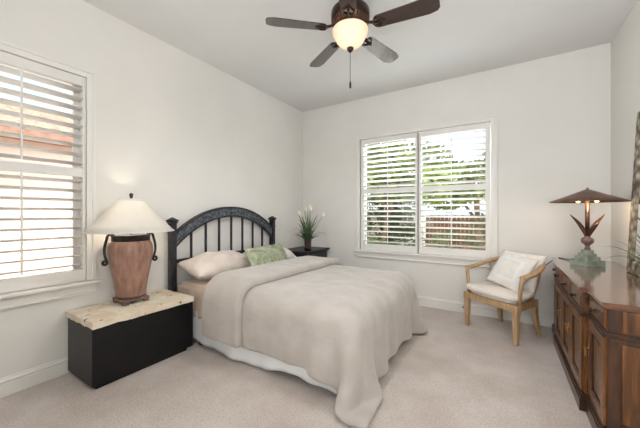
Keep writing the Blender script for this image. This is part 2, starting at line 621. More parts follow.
def make_window(name, origin, rz, u0, u1, panels, tilt):
    """window seen from inside. local u runs along the wall, local +d points out of the room"""
    root = bpy.data.objects.new(name, None)
    COL.objects.link(root)
    root.location = origin
    root.rotation_euler = (0, 0, rz)
    struct(root)
    # casing: stepped board round the opening, proud of the wall (d < 0 is into the room)
    c = MB()
    zt, zb, cw = 2.475, 0.715, 0.062
    c.box(u0, u0 + cw, -0.022, 0.0, zb, zt - 0.004, 0.003).box(u1 - cw, u1, -0.022, 0.0, zb, zt - 0.004, 0.003)
    c.box(u0 + cw, u1 - cw, -0.022, 0.0, zt - cw, zt, 0.003)
    c.box(u0 - 0.006, u0 + 0.02, -0.03, 0.0, zb, zt - 0.02, 0.003).box(u1 - 0.02, u1 + 0.006, -0.03, 0.0, zb, zt - 0.02, 0.003)
    c.box(u0 - 0.006, u1 + 0.006, -0.03, 0.0, zt - 0.02, zt + 0.006, 0.003)
    c.box(u0 + cw - 0.012, u0 + cw, -0.027, 0.0, zb, zt - cw, 0.002).box(u1 - cw, u1 - cw + 0.012, -0.027, 0.0, zb, zt - cw, 0.002)
    c.build('casing', M['trim'], root)
    MB().box(u0 - 0.03, u1 + 0.03, -0.062, 0.0, 0.69, 0.715, 0.006, 3).build('sill', M['trim'], root)
    a = MB().box(u0 - 0.005, u1 + 0.005, -0.02, 0.0, 0.625, 0.69, 0.003)
    a.box(u0 - 0.01, u1 + 0.01, -0.03, 0.0, 0.607, 0.627, 0.006, 2)
    a.build('apron', M['trim'], root)
    # jamb lining
    j = MB().box(u0 + 0.05, u0 + cw, 0, T, 0.715, zt - cw).box(u1 - cw, u1 - 0.05, 0, T, 0.715, zt - cw)
    j.box(u0 + 0.05, u1 - 0.05, 0, T, zt - cw, zt - cw + 0.01).box(u0 + 0.05, u1 - 0.05, 0, T, 0.73, 0.742)
    j.build('jamb', M['trim'], root)
    # outer sash and glass
    s = MB()
    d0, d1 = 0.105, 0.135
    f = 0.045
    iu0, iu1, iz0, iz1 = u0 + cw, u1 - cw, 0.742, zt - cw
    s.box(iu0, iu0 + f, d0, d1, iz0, iz1).box(iu1 - f, iu1, d0, d1, iz0, iz1)
    s.box(iu0 + f, iu1 - f, d0, d1, iz0, iz0 + f).box(iu0 + f, iu1 - f, d0, d1, iz1 - f, iz1)
    um = (iu0 + iu1) / 2
    s.box(um - 0.02, um + 0.02, d0, d1, iz0 + f, iz1 - f)
    for (a0, a1) in ((iu0 + f, um - 0.02), (um + 0.02, iu1 - f)):
        s.box(a0, a1, d0 + 0.002, d1 - 0.002, 1.595, 1.635)
    sash = s.build('sash', M['trim'], root)
    for (a0, a1) in ((iu0 + f, um - 0.02), (um + 0.02, iu1 - f)):
        MB().box(a0, a1, 0.117, 0.121, iz0 + f, iz1 - f).build('pane', M['glass'], sash)
    # shutter panels
    for (p0, p1) in panels:
        fr = MB()
        st = 0.05
        e0, e1 = 0.0, 0.03
        fr.box(p0 - st, p0, e0 - 0.012, e1, 0.722, 2.408, 0.003).box(p1, p1 + st, e0 - 0.012, e1, 0.722, 2.408, 0.003)
        for z0, z1 in ((0.722, 0.815), (1.58, 1.65), (2.335, 2.408)):
            fr.box(p0, p1, e0 - 0.01, e1 - 0.002, z0, z1, 0.002)
        panel = fr.build('shutter_panel', M['shutter'], root)
        for z0, z1, n in ((0.815, 1.58, 10), (1.65, 2.335, 9)):
            lv = MB()
            for k in range(n):
                z = z0 + (k + 0.5) * (z1 - z0) / n
                slat(lv, Matrix.Translation(((p0 + p1) / 2, 0.012, z)), p1 - p0 - 0.004, 0.087, 0.0115, tilt)
            lv.build('slat_panel', M['shutter'], panel)
            ur = (p0 + p1) / 2
            MB().box(ur - 0.006, ur + 0.006, -0.046, -0.034, z0 + 0.02, z1 - 0.01, 0.002).build('tilt_rod', M['shutter'], panel)
    return root


# back window: local u = +X, d = +Y
make_window('window_1', (0, YB, 0), 0, -1.928, -0.058, [(-1.81, -1.035), (-0.955, -0.18)], math.radians(-16))
# left window: looking out along -X, local u = +Y, d = -X
make_window('window_2', (XL, 0, 0), PI / 2, -0.62, 1.09, [(-0.515, 0.2), (0.27, 1.005)], math.radians(-12))

# ------------------------------------------------------------------ outside
struct(MB().box(-40, 40, -30, 60, -0.3, -0.14).build('ground', M['gravel']))


def blade_quads(verts, faces, pos, direction, length, width, fold=0.25):
    """a small pointed leaf of two triangles pairs"""
    d = direction.normalized()
    side = d.cross(Vector((random.uniform(-1, 1), random.uniform(-1, 1), random.uniform(-1, 1)))).normalized()
    n = d.cross(side)
    i = len(verts)
    verts += [pos, pos + d * length * 0.45 + side * width / 2 + n * width * fold, pos + d * length, pos + d * length * 0.45 - side * width / 2 + n * width * fold]
    faces.append((i, i + 1, i + 2, i + 3))


def crown(center, radii, n, size, m, name, parent):
    verts, faces = [], []
    blobs = []
    for k in range(14):
        v = Vector((random.gauss(0, 0.5), random.gauss(0, 0.5), random.gauss(0, 0.45)))
        if v.length > 0.85:
            v *= 0.85 / v.length
        blobs.append((v, random.uniform(0.22, 0.42)))
    for k in range(n):
        bc, br = random.choice(blobs)
        u = Vector((random.gauss(0, 1), random.gauss(0, 1), random.gauss(0, 1))).normalized() * br * random.uniform(0.6, 1.0)
        q = bc + u
        p = Vector((center[0] + q.x * radii[0], center[1] + q.y * radii[1], center[2] + q.z * radii[2]))
        d = Vector((random.uniform(-1, 1), random.uniform(-1, 1), random.uniform(-0.9, 0.5)))
        blade_quads(verts, faces, p, d, size * random.uniform(0.7, 1.3), size * 0.55)
    return py_mesh(name, verts, faces, m, parent, smooth=False)


def tree(label, x, y, h, cz, radii, n, size, m, lean=0.3, forks=3):
    t = thing('garden_tree', label, 'tree', (x, y, -0.14))
    tr = MB()
    tr.tube([(0, 0, 0), (lean * 0.3, 0.02, h * 0.35), (lean * 0.6, 0, h * 0.62), (lean, 0, h)], [0.075, 0.06, 0.05, 0.02], 8)
    for k in range(forks):
        a = 2.2 * k + 0.4
        tr.tube([(lean * 0.35, 0, h * (0.36 + 0.08 * k)), (lean * 0.4 + 0.35 * math.cos(a), 0.3 * math.sin(a), h * 0.62),
                 (lean * 0.5 + 0.8 * math.cos(a), 0.6 * math.sin(a), h * 0.95)], [0.045, 0.035, 0.015], 6)
    tr.build('trunk', M['bark'], t)
    crown((lean * 0.7, 0, cz), radii, n, size, m, 'foliage', t)
    return t


tree('leafy tree outside the left half of the back window', -3.3, 9.0, 3.4, 2.75, (2.1, 1.3, 1.75), 6500, 0.17, M['treeleaf'], 0.5)
tree('smaller leafy tree outside the right half of the back window', -0.5, 9.1, 2.6, 2.3, (1.5, 0.8, 1.0), 3600, 0.15, M['treeleaf'], -0.2)
tree('low spreading leafy tree between the two taller garden trees', -3.6, 10.25, 1.7, 1.35, (2.0, 0.3, 1.2), 3600, 0.15, M['bushleaf'], 0.1)
for lab, x, y, rr, n in (('low green bush at the foot of the brown garden fence', -0.7, 9.3, 0.85, 900),
                         ('low green bush beside the leaning garden tree trunk', -3.9, 9.0, 0.6, 700)):
    b = thing('garden_bush', lab, 'bush', (x, y, -0.14))
    crown((0, 0, rr * 0.8), (rr * 1.3, rr, rr), n, 0.1, M['bushleaf'], 'foliage', b)
    MB().tube([(0, 0, 0), (0.03, 0, rr * 0.8)], 0.03, 6).build('stem', M['bark'], b)
f = thing('garden_fence', 'brown wooden board fence seen low through the right shutters', 'fence', (0, 10.7, -0.14))
fp = MB()
for k in range(50):
    x = -2.3 + k * 0.125
    fp.box(x, x + 0.115, 0, 0.02, 0.25, 1.35 + 0.01 * (k % 2))
fp.build('board_panel', M['fence'], f)
for z in (0.45, 1.1):
    MB().box(-2.3, 3.95, 0.02, 0.07, z, z + 0.09).build('rail', M['fence'], f)
MB().box(-2.4, 4.0, -0.05, 0.09, 0.0, 0.25).build('brick_footing', M['brick'], f)
gw = MB().box(-9, -2.45, 10.9, 11.1, -0.14, 1.35).build('garden_wall', M['gardenwall'])
tag(gw, 'pale garden wall behind the tree outside the back window', 'wall')

nb = thing('neighbour_house', 'pink stucco house with clay tile roof outside the left window', 'building', (-6.7, 0, -0.14))
MB().box(-4, 0, -8, 9, 0, 2.72).build('stucco_wall', M['stucco'], nb)
MB().box(-0.1, 0.52, -8.3, 9.3, 2.62, 2.72).build('soffit', M['soffit'], nb)
rf = MB()
ny = 17.6 / 0.22
vs, fs = [], []
prof = []
NP = 8
for i in range(int(17.6 / 0.22)):
    for k in range(NP):
        y = -8.3 + (i + k / NP) * 0.22
        prof.append((y, 0.045 * abs(math.sin(PI * (i + k / NP) / 1.0)) ** 0.8))
rows = []
for (x, z) in ((0.55, 2.74), (-2.2, 3.72), (-4.5, 2.8)):
    rows.append([(x, y, z + dz) for y, dz in prof])
for r in rows:
    vs += r
n = len(prof)
for r in range(2):
    for k in range(n - 1):
        fs.append((r * n + k, r * n + k + 1, (r + 1) * n + k + 1, (r + 1) * n + k))
ro = py_mesh('tile_roof', vs, fs, M['tile'], nb, smooth=False)
sd = ro.modifiers.new('thick', 'SOLIDIFY')
sd.thickness = 0.03
sd.offset = -1

# ------------------------------------------------------------------ bed
BX_H, BX_F, BY_N, BY_F = -2.86, -0.87, 1.79, 3.27
bed = thing('bed', 'black arched headboard bed frame with thin spindles against the left wall', 'bed', (-2.9, 2.522, 0))
for s in (-1, 1):
    y = s * 0.773
    p = MB().box(-0.032, 0.032, y - 0.032, y + 0.032, 0, 1.175, 0.006)
    p.box(-0.037, 0.037, y - 0.037, y + 0.037, 0.0, 0.16, 0.004).box(-0.036, 0.036, y - 0.036, y + 0.036, 1.08, 1.095, 0.003)
    po = p.build('post', M['blackwood'], bed)
    c = MB().box(-0.04, 0.04, y - 0.04, y + 0.04, 1.175, 1.187, 0.003)
    c.lathe([(0.036, 1.187), (0.052, 1.197), (0.054, 1.206), (0.044, 1.213), (0.03, 1.222), (0.014, 1.232), (0.003, 1.238)], 16, (0, y, 0), sq=4)
    c.build('cap', M['blackwood'], po)


def arch(y, ztop, zend, half=0.742):
    """circular arc height at y"""
    hgt = ztop - zend
    R_ = (half * half + hgt * hgt) / (2 * hgt)
    return ztop - R_ + math.sqrt(max(R_ * R_ - y * y, 0))


N = 40
def arch_band(z_in, z_out, x0, x1):
    """curved band between two arcs given as (top, end) heights"""
    mb = MB()
    rows = []
    for i in range(N + 1):
        y = -0.742 + 1.484 * i / N
        zi, zo = arch(y, *z_in), arch(y, *z_out)
        rows.append([mb.b.verts.new(q) for q in ((x0, y, zi), (x1, y, zi), (x1, y, zo), (x0, y, zo))])
    for a, b in zip(rows, rows[1:]):
        for k in range(4):
            mb.b.faces.new((a[k], a[(k + 1) % 4], b[(k + 1) % 4], b[k]))
    mb.b.faces.new(rows[0][::-1])
    mb.b.faces.new(rows[-1])
    return mb


ar = arch_band((1.245, 0.935), (1.352, 1.07), -0.016, 0.02).build('arch_rail', M['carved_black'], bed)
arch_band((1.34, 1.058), (1.362, 1.082), -0.024, 0.028).build('arch_moulding', M['blackwood'], ar)
arch_band((1.236, 0.925), (1.254, 0.945), -0.022, 0.026).build('arch_moulding', M['blackwood'], ar)
ros = MB().lathe([(0.046, 0.0), (0.046, 0.006), (0.03, 0.012), (0.02, 0.01), (0.012, 0.016), (0.002, 0.018)], 16, mtx=Matrix.Translation((0.02, 0, 1.30)) @ Matrix.Rotation(PI / 2, 4, 'Y'))
ros.build('rosette', M['carved_black'], ar)
for k in range(7):
    y = (k - 3) * 0.186
    MB().box(-0.011, 0.011, y - 0.011, y + 0.011, 0.79, arch(y, 1.245, 0.935) + 0.01, 0.003).build('spindle', M['blackwood'], bed)
MB().box(-0.02, 0.02, -0.742, 0.742, 0.755, 0.795, 0.004).build('lower_rail', M['blackwood'], bed)
MB().box(-0.02, 0.02, -0.742, 0.742, 0.30, 0.42, 0.004).build('lower_rail', M['blackwood'], bed)
for s in (-1, 1):
    MB().box(0.032, 2.02, s * 0.715 - 0.015, s * 0.715 + 0.015, 0.13, 0.19).build('side_rail', M['blackwood'], bed)
    for x in (0.42, 1.95):
        MB().box(x - 0.03, x + 0.03, s * 0.71 - 0.03, s * 0.71 + 0.03, 0, 0.13).build('leg', M['blackwood'], bed)
MB().box(0.05, 2.02, -0.7, 0.7, 0.17, 0.30, 0.02).build('box_spring', M['skirt'], bed)

mt = MB().box(BX_H, BX_F, BY_N, BY_F, 0.30, 0.575, 0.055, 5)
for fc in mt.b.faces:
    fc.smooth = True
tag(mt.build('mattress', M['sheet']), 'mattress under a tan fitted sheet on the black bed', 'mattress')

# tan flat sheet hanging down the near side at the head
vs, fs = [], []
nx, nz = 30, 10
for i in range(nx + 1):
    x = -2.84 + 0.62 * i / nx
    for k in range(nz + 1):
        q = k / nz
        amp = 0.012 * q
        y = BY_N - 0.012 - 0.02 * q - amp * math.sin(i * 1.1 + 0.6 * math.sin(i * 0.7))
        vs.append((x, y, 0.545 - q * (0.27 + 0.004 * math.sin(i * 0.5))))
for i in range(nx):
    for k in range(nz):
        a = i * (nz + 1) + k
        fs.append((a, a + nz + 1, a + nz + 2, a + 1))
so = py_mesh('bed_sheet', vs, fs, M['sheet'])
md = so.modifiers.new('thick', 'SOLIDIFY')
md.thickness = 0.006
tag(so, 'tan bed sheet hanging over the near side of the mattress by the pillows', 'sheet')


# white dust ruffle round three sides
def skirt_path():
    pts = []
    L = [(-2.84, 1.762), (-0.93, 1.762)]
    n = 130
    for i in range(n):
        pts.append((L[0][0] + (L[1][0] - L[0][0]) * i / n, 1.762, 0, -1))
    for k in range(13):
        a = -PI / 2 + (PI / 2) * k / 12
        pts.append((-0.93 + 0.09 * math.cos(a), 1.852 + 0.09 * math.sin(a), math.cos(a), math.sin(a)))
    for i in range(1, 95):
        pts.append((-0.84, 1.852 + 1.36 * i / 95, 1, 0))
    for k in range(13):
        a = (PI / 2) * k / 12
        pts.append((-0.93 + 0.09 * math.cos(a), 3.212 + 0.09 * math.sin(a), math.cos(a), math.sin(a)))
    for i in range(1, 130):
        pts.append((-0.93 - 1.91 * i / 130, 3.302, 0, 1))
    return pts


sp = skirt_path()
vs, fs = [], []
nz = 10
for i, (x, y, nx_, ny_) in enumerate(sp):
    s_ = i * 0.0147
    wv = 0.55 * math.sin(s_ * 9.5) + 0.45 * math.sin(s_ * 15.3 + 1.2) + 0.25 * math.sin(s_ * 31)
    zb = 0.04 + 0.026 * math.sin(s_ * 4.6 + 0.6) + 0.012 * math.sin(s_ * 9.5)
    for k in range(nz + 1):
        q = k / nz
        out = q * (0.022 * wv + 0.02)
        vs.append((x + nx_ * out, y + ny_ * out, 0.33 - q * (0.33 - zb)))
for i in range(len(sp) - 1):
    for k in range(nz):
        a = i * (nz + 1) + k
        fs.append((a, a + 1, a + nz + 2, a + nz + 1))
sk = py_mesh('bed_skirt', vs, fs, M['skirt'])
md = sk.modifiers.new('thick', 'SOLIDIFY')
md.thickness = 0.004
tag(sk, 'white gathered bed skirt showing below the comforter', 'bed skirt')


def drape(x0, x1, y0, y1, h, boxmin, boxmax, rad, z0, steps=230, iters=14, bend=0.35, shear_skew=0.0, rot=0.0, floor=0.012, jitter=0.004, corner=0.0, gather=None):
    """let a rectangular cloth fall over a rounded box and the floor; returns a grid of points"""
    nx_, ny_ = int(round((x1 - x0) / h)) + 1, int(round((y1 - y0) / h)) + 1
    gx, gy = np.meshgrid(np.linspace(x0, x1, nx_), np.linspace(y0, y1, ny_), indexing='ij')
    if corner:
        a = np.clip((gx - (x1 - corner)) / corner, 0, 1)
        for sgn in (-1, 1):
            e = y1 if sgn > 0 else y0
            b = np.clip((sgn * (gy - e) + corner) / corner, 0, 1)
            fa, fb = np.sqrt(1 - 0.42 * b * b), np.sqrt(1 - 0.42 * a * a)
            gx = np.where((a > 0) & (b > 0), x1 - corner + corner * a * fa, gx)
            gy = np.where((a > 0) & (b > 0), e - sgn * corner + sgn * corner * b * fb, gy)
    cx, cy = (x0 + x1) / 2, (y0 + y1) / 2
    c_, s_ = math.cos(rot), math.sin(rot)
    px = cx + (gx - cx) * c_ - (gy - cy) * s_
    py = cy + (gx - cx) * s_ + (gy - cy) * c_
    P = np.stack([px, py, np.full_like(px, z0)], -1)
    P[..., 2] += rng.normal(0, jitter, P.shape[:2])
    V = np.zeros_like(P)
    hx, hy = (x1 - x0) / (nx_ - 1), (y1 - y0) / (ny_ - 1)
    sets = [(1, 0, hx, 1.0), (0, 1, hy, 1.0), (1, 1, math.hypot(hx, hy), 0.5), (1, -1, math.hypot(hx, hy), 0.5),
            (2, 0, 2 * hx, bend), (0, 2, 2 * hy, bend), (4, 0, 4 * hx, bend * 0.35), (0, 4, 4 * hy, bend * 0.35)]
    flat = np.stack([gx, gy], -1)
    rests = []
    for di, dj, rest, k in sets:
        if dj >= 0:
            A, B = (slice(0, nx_ - di), slice(0, ny_ - dj)), (slice(di, nx_), slice(dj, ny_))
        else:
            A, B = (slice(0, nx_ - di), slice(-dj, ny_)), (slice(di, nx_), slice(0, ny_ + dj))
        rests.append((di, dj, A, B, np.sqrt(((flat[B] - flat[A]) ** 2).sum(-1, keepdims=True)), k))
    bc = (np.array(boxmin) + np.array(boxmax)) / 2
    bh = (np.array(boxmax) - np.array(boxmin)) / 2 - rad
    home = P.copy()
    hold = (gx < boxmax[0] - 0.16) & (gy > boxmin[1] + 0.16) & (gy < boxmax[1] - 0.16)   # lies flat on the bed, held by friction
    home[..., 2] = boxmax[2] + 0.002
    dt = 1 / 60
    for st in range(steps):
        prev = P.copy()
        V *= 0.985
        V[..., 2] -= 9.8 * dt
        if gather:                      # the loose corner hangs in a narrow tail
            wg = np.clip((gx - (boxmax[0] - 0.02)) / 0.25, 0, 1) * np.clip(((boxmin[1] + 0.02) - gy) / 0.2, 0, 1)
            V[..., 0] += wg * 60 * (gather[0] - P[..., 0]) * dt
            V[..., 1] += wg * 60 * (gather[1] - P[..., 1]) * dt
        P = P + V * dt
        for it in range(iters):
            for di, dj, A, B, rest, k in rests:
                d = P[B] - P[A]
                L = np.sqrt((d * d).sum(-1, keepdims=True)) + 1e-9
                corr = d * (0.5 * k * 0.5 * (L - rest) / L)
                if di + abs(dj) > 1 and (di, dj) not in ((1, 1), (1, -1)):
                    corr = np.where(L < rest, corr, 0)      # bending only resists folding
                P[A] += corr
                P[B] -= corr
            # collide with the rounded box
            q = P - bc
            a = np.abs(q) - bh
            m = np.maximum(a, 0)
            dist = np.sqrt((m * m).sum(-1))
            inside_core = (a < 0).all(-1)
            hit = (dist < rad) & ~inside_core
            n_ = np.sign(q) * m / (dist[..., None] + 1e-9)
            P = np.where(hit[..., None], P + n_ * (rad - dist)[..., None], P)
            if inside_core.any():
                P[..., 2] = np.where(inside_core, bc[2] + bh[2] + rad, P[..., 2])
            fl = P[..., 2] < floor
            P[..., 2] = np.where(fl, floor, P[..., 2])
            touch = hit | fl
            P[hold, :2] = home[hold, :2]
        V = (P - prev) / dt
        V[touch] *= 0.55
        sp_ = np.sqrt((V * V).sum(-1, keepdims=True))
        V *= np.minimum(1, 3.0 / (sp_ + 1e-9))
    return P


def cloth_obj(name, P, m, thick, offset=1.0):
    nx_, ny_ = P.shape[:2]
    fs = []
    for i in range(nx_ - 1):
        for j in range(ny_ - 1):
            a = i * ny_ + j
            fs.append((a, a + ny_, a + ny_ + 1, a + 1))
    o = py_mesh(name, P.reshape(-1, 3), fs, m)
    md = o.modifiers.new('thick', 'SOLIDIFY')
    md.thickness = thick
    md.offset = offset
    ss = o.modifiers.new('smooth', 'SUBSURF')
    ss.levels = ss.render_levels = 1
    return o


def blur(P, n, k=0.5):
    for _ in range(n):
        Q = P.copy()
        Q[1:-1] += k * ((P[:-2] + P[2:]) / 2 - P[1:-1])
        P = Q
        Q = P.copy()
        Q[:, 1:-1] += k * ((P[:, :-2] + P[:, 2:]) / 2 - P[:, 1:-1])
        P = Q
    return P


def pucker(P, amp):
    """soft padded unevenness along the surface normal"""
    du = np.gradient(P, axis=0)
    dv = np.gradient(P, axis=1)
    n_ = np.cross(du, dv)
    n_ /= np.linalg.norm(n_, axis=-1, keepdims=True) + 1e-9
    Q = P.copy()
    for i in range(P.shape[0]):
        for j in range(P.shape[1]):
            v = Vector(P[i, j])
            a = noise.noise(Vector((v.x * 7, v.y * 7, v.z * 3))) + 0.6 * noise.noise(Vector((v.x * 15, v.y * 15, v.z * 6 + 4)))
            Q[i, j] += n_[i, j] * max(a, -0.15) * amp
    return Q


Pm = drape(-2.0, -0.43, 1.43, 3.51, 0.032, (-3.2, BY_N - 0.035, -0.2), (BX_F + 0.035, BY_F + 0.035, 0.60), 0.12, 0.67, bend=0.14, gather=(-0.79, 1.68))
Pm = pucker(blur(Pm, 2), 0.011)
com = cloth_obj('comforter', Pm, M['comforter'], 0.038, 1.0)
tag(com, 'beige fleece comforter spread over the bed, one corner trailing on the carpet', 'comforter')
Ps = drape(-2.27, -1.80, 1.365, 3.56, 0.034, (-3.2, BY_N - 0.07, -0.2), (-0.5, BY_F + 0.07, 0.65), 0.13, 0.70, steps=160, rot=math.radians(-2.5))
Ps = pucker(blur(Ps, 2), 0.010)
fold = cloth_obj('turned_down_fold', Ps, M['comforter'], 0.08, 0.7)
fold.parent = com


def pillow(name, w_, h_, t_, m, loc, rot, parent=None, n=28, pinch=0.06, crumple=0.012, seed=0, power=2.4):
    """plump pillow lying in its local xy plane"""
    vs, fs = [], []
    rows = {}
    def P(u, v, s):
        e = max(0.0, (1 - abs(u) ** power)) * max(0.0, (1 - abs(v) ** power))
        z = s * t_ / 2 * e ** 0.55
        k = 1 - pinch * (1 - abs(v) ** 2) * abs(u) ** 4
        l = 1 - pinch * (1 - abs(u) ** 2) * abs(v) ** 4
        x, y = u * w_ / 2 * k, v * h_ / 2 * l
        nz_ = noise.noise(Vector((x * 6 + seed, y * 6, s * 3.0))) + 0.5 * noise.noise(Vector((x * 14 + seed, y * 14, s * 5.0)))
        return (x, y, z + crumple * nz_ * e ** 0.4)
    for s in (1, -1):
        for i in range(n + 1):
            for j in range(n + 1):
                u, v = -1 + 2 * i / n, -1 + 2 * j / n
                if s == -1 and (i in (0, n) or j in (0, n)):
                    rows[(s, i, j)] = rows[(1, i, j)]
                    continue
                rows[(s, i, j)] = len(vs)
                vs.append(P(u, v, s))
    for s in (1, -1):
        for i in range(n):
            for j in range(n):
                f_ = (rows[(s, i, j)], rows[(s, i + 1, j)], rows[(s, i + 1, j + 1)], rows[(s, i, j + 1)])
                fs.append(f_ if s == 1 else f_[::-1])
    o = py_mesh(name, vs, fs, m, parent)
    o.location = loc
    o.rotation_euler = rot
    return o


def lean_rot(yaw, tilt, roll=0.0):
    """local x along the bed width, local y up the lean; tilt 0 = flat, 90 = upright"""
    return (Matrix.Rotation(yaw, 3, 'Z') @ Matrix.Rotation(tilt, 3, 'X') @ Matrix.Rotation(roll, 3, 'Z')).to_euler()


# the pillows' face points to the foot of the bed (+X): local y rises towards -X
p1 = pillow('bed_pillow', 0.80, 0.40, 0.255, M['pillow'], (-2.66, 2.16, 0.712), lean_rot(PI / 2, math.radians(14)), pinch=0.04, crumple=0.03, seed=1)
tag(p1, 'pale blush bed pillow leaning at the near side of the headboard', 'pillow')
p2 = pillow('bed_pillow', 0.76, 0.40, 0.25, M['pillow2'], (-2.64, 2.95, 0.703), lean_rot(PI / 2 + 0.05, math.radians(14)), pinch=0.04, crumple=0.03, seed=5)
tag(p2, 'white bed pillow mostly hidden behind the green furry cushion', 'pillow')
p3 = pillow('fur_cushion', 0.66, 0.315, 0.17, M['fur'], (-2.37, 2.63, 0.747), lean_rot(PI / 2 + 0.06, math.radians(58)), pinch=0.03, crumple=0.02, seed=9)
tag(p3, 'sage green furry lumbar cushion in front of the bed pillows', 'cushion')
# the pile of the cushion
me = p3.data
vs, fs = [], []
for _ in range(4200):
    poly = random.choice(me.polygons)
    a, b_, c_ = [me.vertices[i].co for i in poly.vertices[:3]]
    r1, r2 = random.random(), random.random()
    p = a + (b_ - a) * r1 + (c_ - b_) * r2 * r1
    nrm = poly.normal
    d = (nrm * 0.8 + Vector((random.uniform(-.7, .7), -0.75 + random.uniform(-.4, .4), random.uniform(-.3, .3)))).normalized()
    side = d.cross(nrm)
    if side.length < 1e-4:
        continue
    side = side.normalized() * 0.0042
    L = random.uniform(0.02, 0.038)
    i = len(vs)
    vs += [p - side, p + side, p + d * L * 0.6 + side * 0.7 - nrm * 0.002, p + d * L - nrm * 0.008]
    fs.append((i, i + 1, i + 2, i + 3))
fu = py_mesh('fur_pile', vs, fs, M['fur'], p3, smooth=False)
fu['kind'] = 'stuff'

# ------------------------------------------------------------------ black chest with travertine top
ch = thing('bedside_chest', 'black box chest with a rough travertine slab top beside the bed', 'nightstand', (-2.705, 1.29, 0))
MB().box(-0.225, 0.225, -0.39, 0.408, 0.03, 0.452, 0.004).build('body', M['black'], ch)
MB().box(-0.2, 0.2, -0.36, 0.36, 0.0, 0.03).build('plinth', M['black'], ch)
s = MB().box(-0.24, 0.25, -0.396, 0.40, 0.452, 0.50)
bmesh.ops.subdivide_edges(s.b, edges=s.b.edges, cuts=14, use_grid_fill=True)
for v in s.b.verts:
    q = v.co * 14
    side = max(abs(v.co.x - 0.005) / 0.25, abs(v.co.y - 0.002) / 0.398)
    if side > 0.97:
        k = noise.noise(q * 1.7) * 0.012
        v.co.x += k * (0.4 if v.co.x > 0 else -0.4)
        v.co.y += noise.noise(q * 1.9 + Vector((5, 1, 2))) * 0.005
        if v.co.z < 0.46:
            v.co.z = max(0.452, v.co.z + abs(noise.noise(q * 2.3)) * 0.012)
    elif v.co.z > 0.49:
        v.co.z += noise.noise(q) * 0.0012
s.build('stone_top', M['stone'], ch)

# ------------------------------------------------------------------ terracotta table lamp
tl = thing('table_lamp', 'terracotta jar table lamp with a wide cream shade and iron scroll handles', 'lamp', (-2.785, 1.30, 0.5005))
b = MB().box(-0.105, 0.105, -0.105, 0.105, 0.022, 0.045, 0.005)
b.box(-0.09, 0.09, -0.09, 0.09, 0.045, 0.056, 0.004)
for sx in (-1, 1):
    for sy in (-1, 1):
        b.box(sx * 0.082 - 0.02, sx * 0.082 + 0.02, sy * 0.082 - 0.02, sy * 0.082 + 0.02, 0, 0.024, 0.003)
b.build('foot', M['footbronze'], tl)
jp = [(0.098, 0.056), (0.112, 0.06), (0.116, 0.075), (0.118, 0.10), (0.128, 0.18), (0.143, 0.27), (0.158, 0.35), (0.168, 0.42), (0.170, 0.46), (0.166, 0.495), (0.155, 0.522), (0.142, 0.54), (0.136, 0.55)]
MB().lathe(jp, 48).build('jar_body', M['terracotta'], tl)
col = MB().lathe([(0.137, 0.535), (0.146, 0.54), (0.146, 0.575), (0.15, 0.58), (0.15, 0.588), (0.12, 0.59), (0.02, 0.592)], 40)
col.build('collar', M['iron'], tl)


def scroll(side):
    """iron strap handle: leaves the collar, bows out and ends in a curl"""
    pts = []
    for k in range(9):
        a = PI - PI * k / 8
        pts.append((0, side * (0.185 + 0.036 * math.cos(a) * 1.0), 0.563 + 0.036 * math.sin(a)))
    # straight run down, bowing out a little
    for k in range(1, 9):
        q = k / 8
        pts.append((0, side * (0.221 + 0.028 * math.sin(q * PI * 0.9) - 0.012 * q), 0.563 - 0.20 * q))
    cy, cz, r = 0.221 + 0.028 * math.sin(PI * 0.9) - 0.012 + 0.022, 0.363, 0.022
    for k in range(1, 16):
        a = PI + 2 * PI * 0.95 * k / 15
        rr = r * (1 - 0.5 * k / 15)
        pts.append((0, side * (cy + rr * math.cos(a)), cz + rr * math.sin(a)))
    return pts


rot = Matrix.Rotation(math.radians(78), 4, 'Z')
for sd_ in (-1, 1):
    pts = [rot @ Vector((p[1] * 0.8, p[0], p[2])) for p in scroll(sd_)]
    MB().tube(pts, 0.0105, 8, flat=(1.0, 1.0)).build('scroll_handle', M['iron'], tl)
MB().tube([(0, 0, 0.585), (0, 0, 0.925)], 0.008, 8).build('stem', M['iron'], tl)
sh = MB()
prof = [(0.338, 0.622), (0.292, 0.672), (0.224, 0.748), (0.161, 0.822), (0.118, 0.874), (0.098, 0.9)]
n = 64
rings = []
for r, z in prof:
    rings.append([sh.b.verts.new((r * math.cos(2 * PI * k / n), r * math.sin(2 * PI * k / n), z)) for k in range(n)])
for a, b in zip(rings, rings[1:]):
    for k in range(n):
        fc = sh.b.faces.new((a[k], a[(k + 1) % n], b[(k + 1) % n], b[k]))
        fc.smooth = True
so = sh.build('lamp_shade', M['shade'], tl)
md = so.modifiers.new('thick', 'SOLIDIFY')
md.thickness = 0.003
tr = MB()
for r, z, t_ in ((0.338, 0.622, 0.005), (0.098, 0.9, 0.005)):
    tr.tube([(r * math.cos(2 * PI * k / 48), r * math.sin(2 * PI * k / 48), z) for k in range(49)], t_, 6, closed_ends=False)
tr.build('shade_trim', M['cushion_white'], so)
sp_ = MB()
for k in range(3):
    a = 2 * PI * k / 3
    sp_.tube([(0, 0, 0.9), (0.098 * math.cos(a), 0.098 * math.sin(a), 0.9)], 0.0025, 6)
sp_.build('spider', M['iron'], tl)
MB().lathe([(0.006, 0.91), (0.014, 0.918), (0.011, 0.924), (0.016, 0.932), (0.014, 0.952), (0.004, 0.958)], 12).build('finial', M['iron'], tl)
MB().ball((0, 0, 0.70), 0.032, 16, (1, 1, 1.25)).build('bulb', M['bulb'], tl)
bl = light('lamp_glow', 'POINT', (0, 0, 0.745), 6.5, (1.0, 0.87, 0.7), shadow_soft_size=0.04)
bl.parent = tl
bl['kind'] = 'helper'

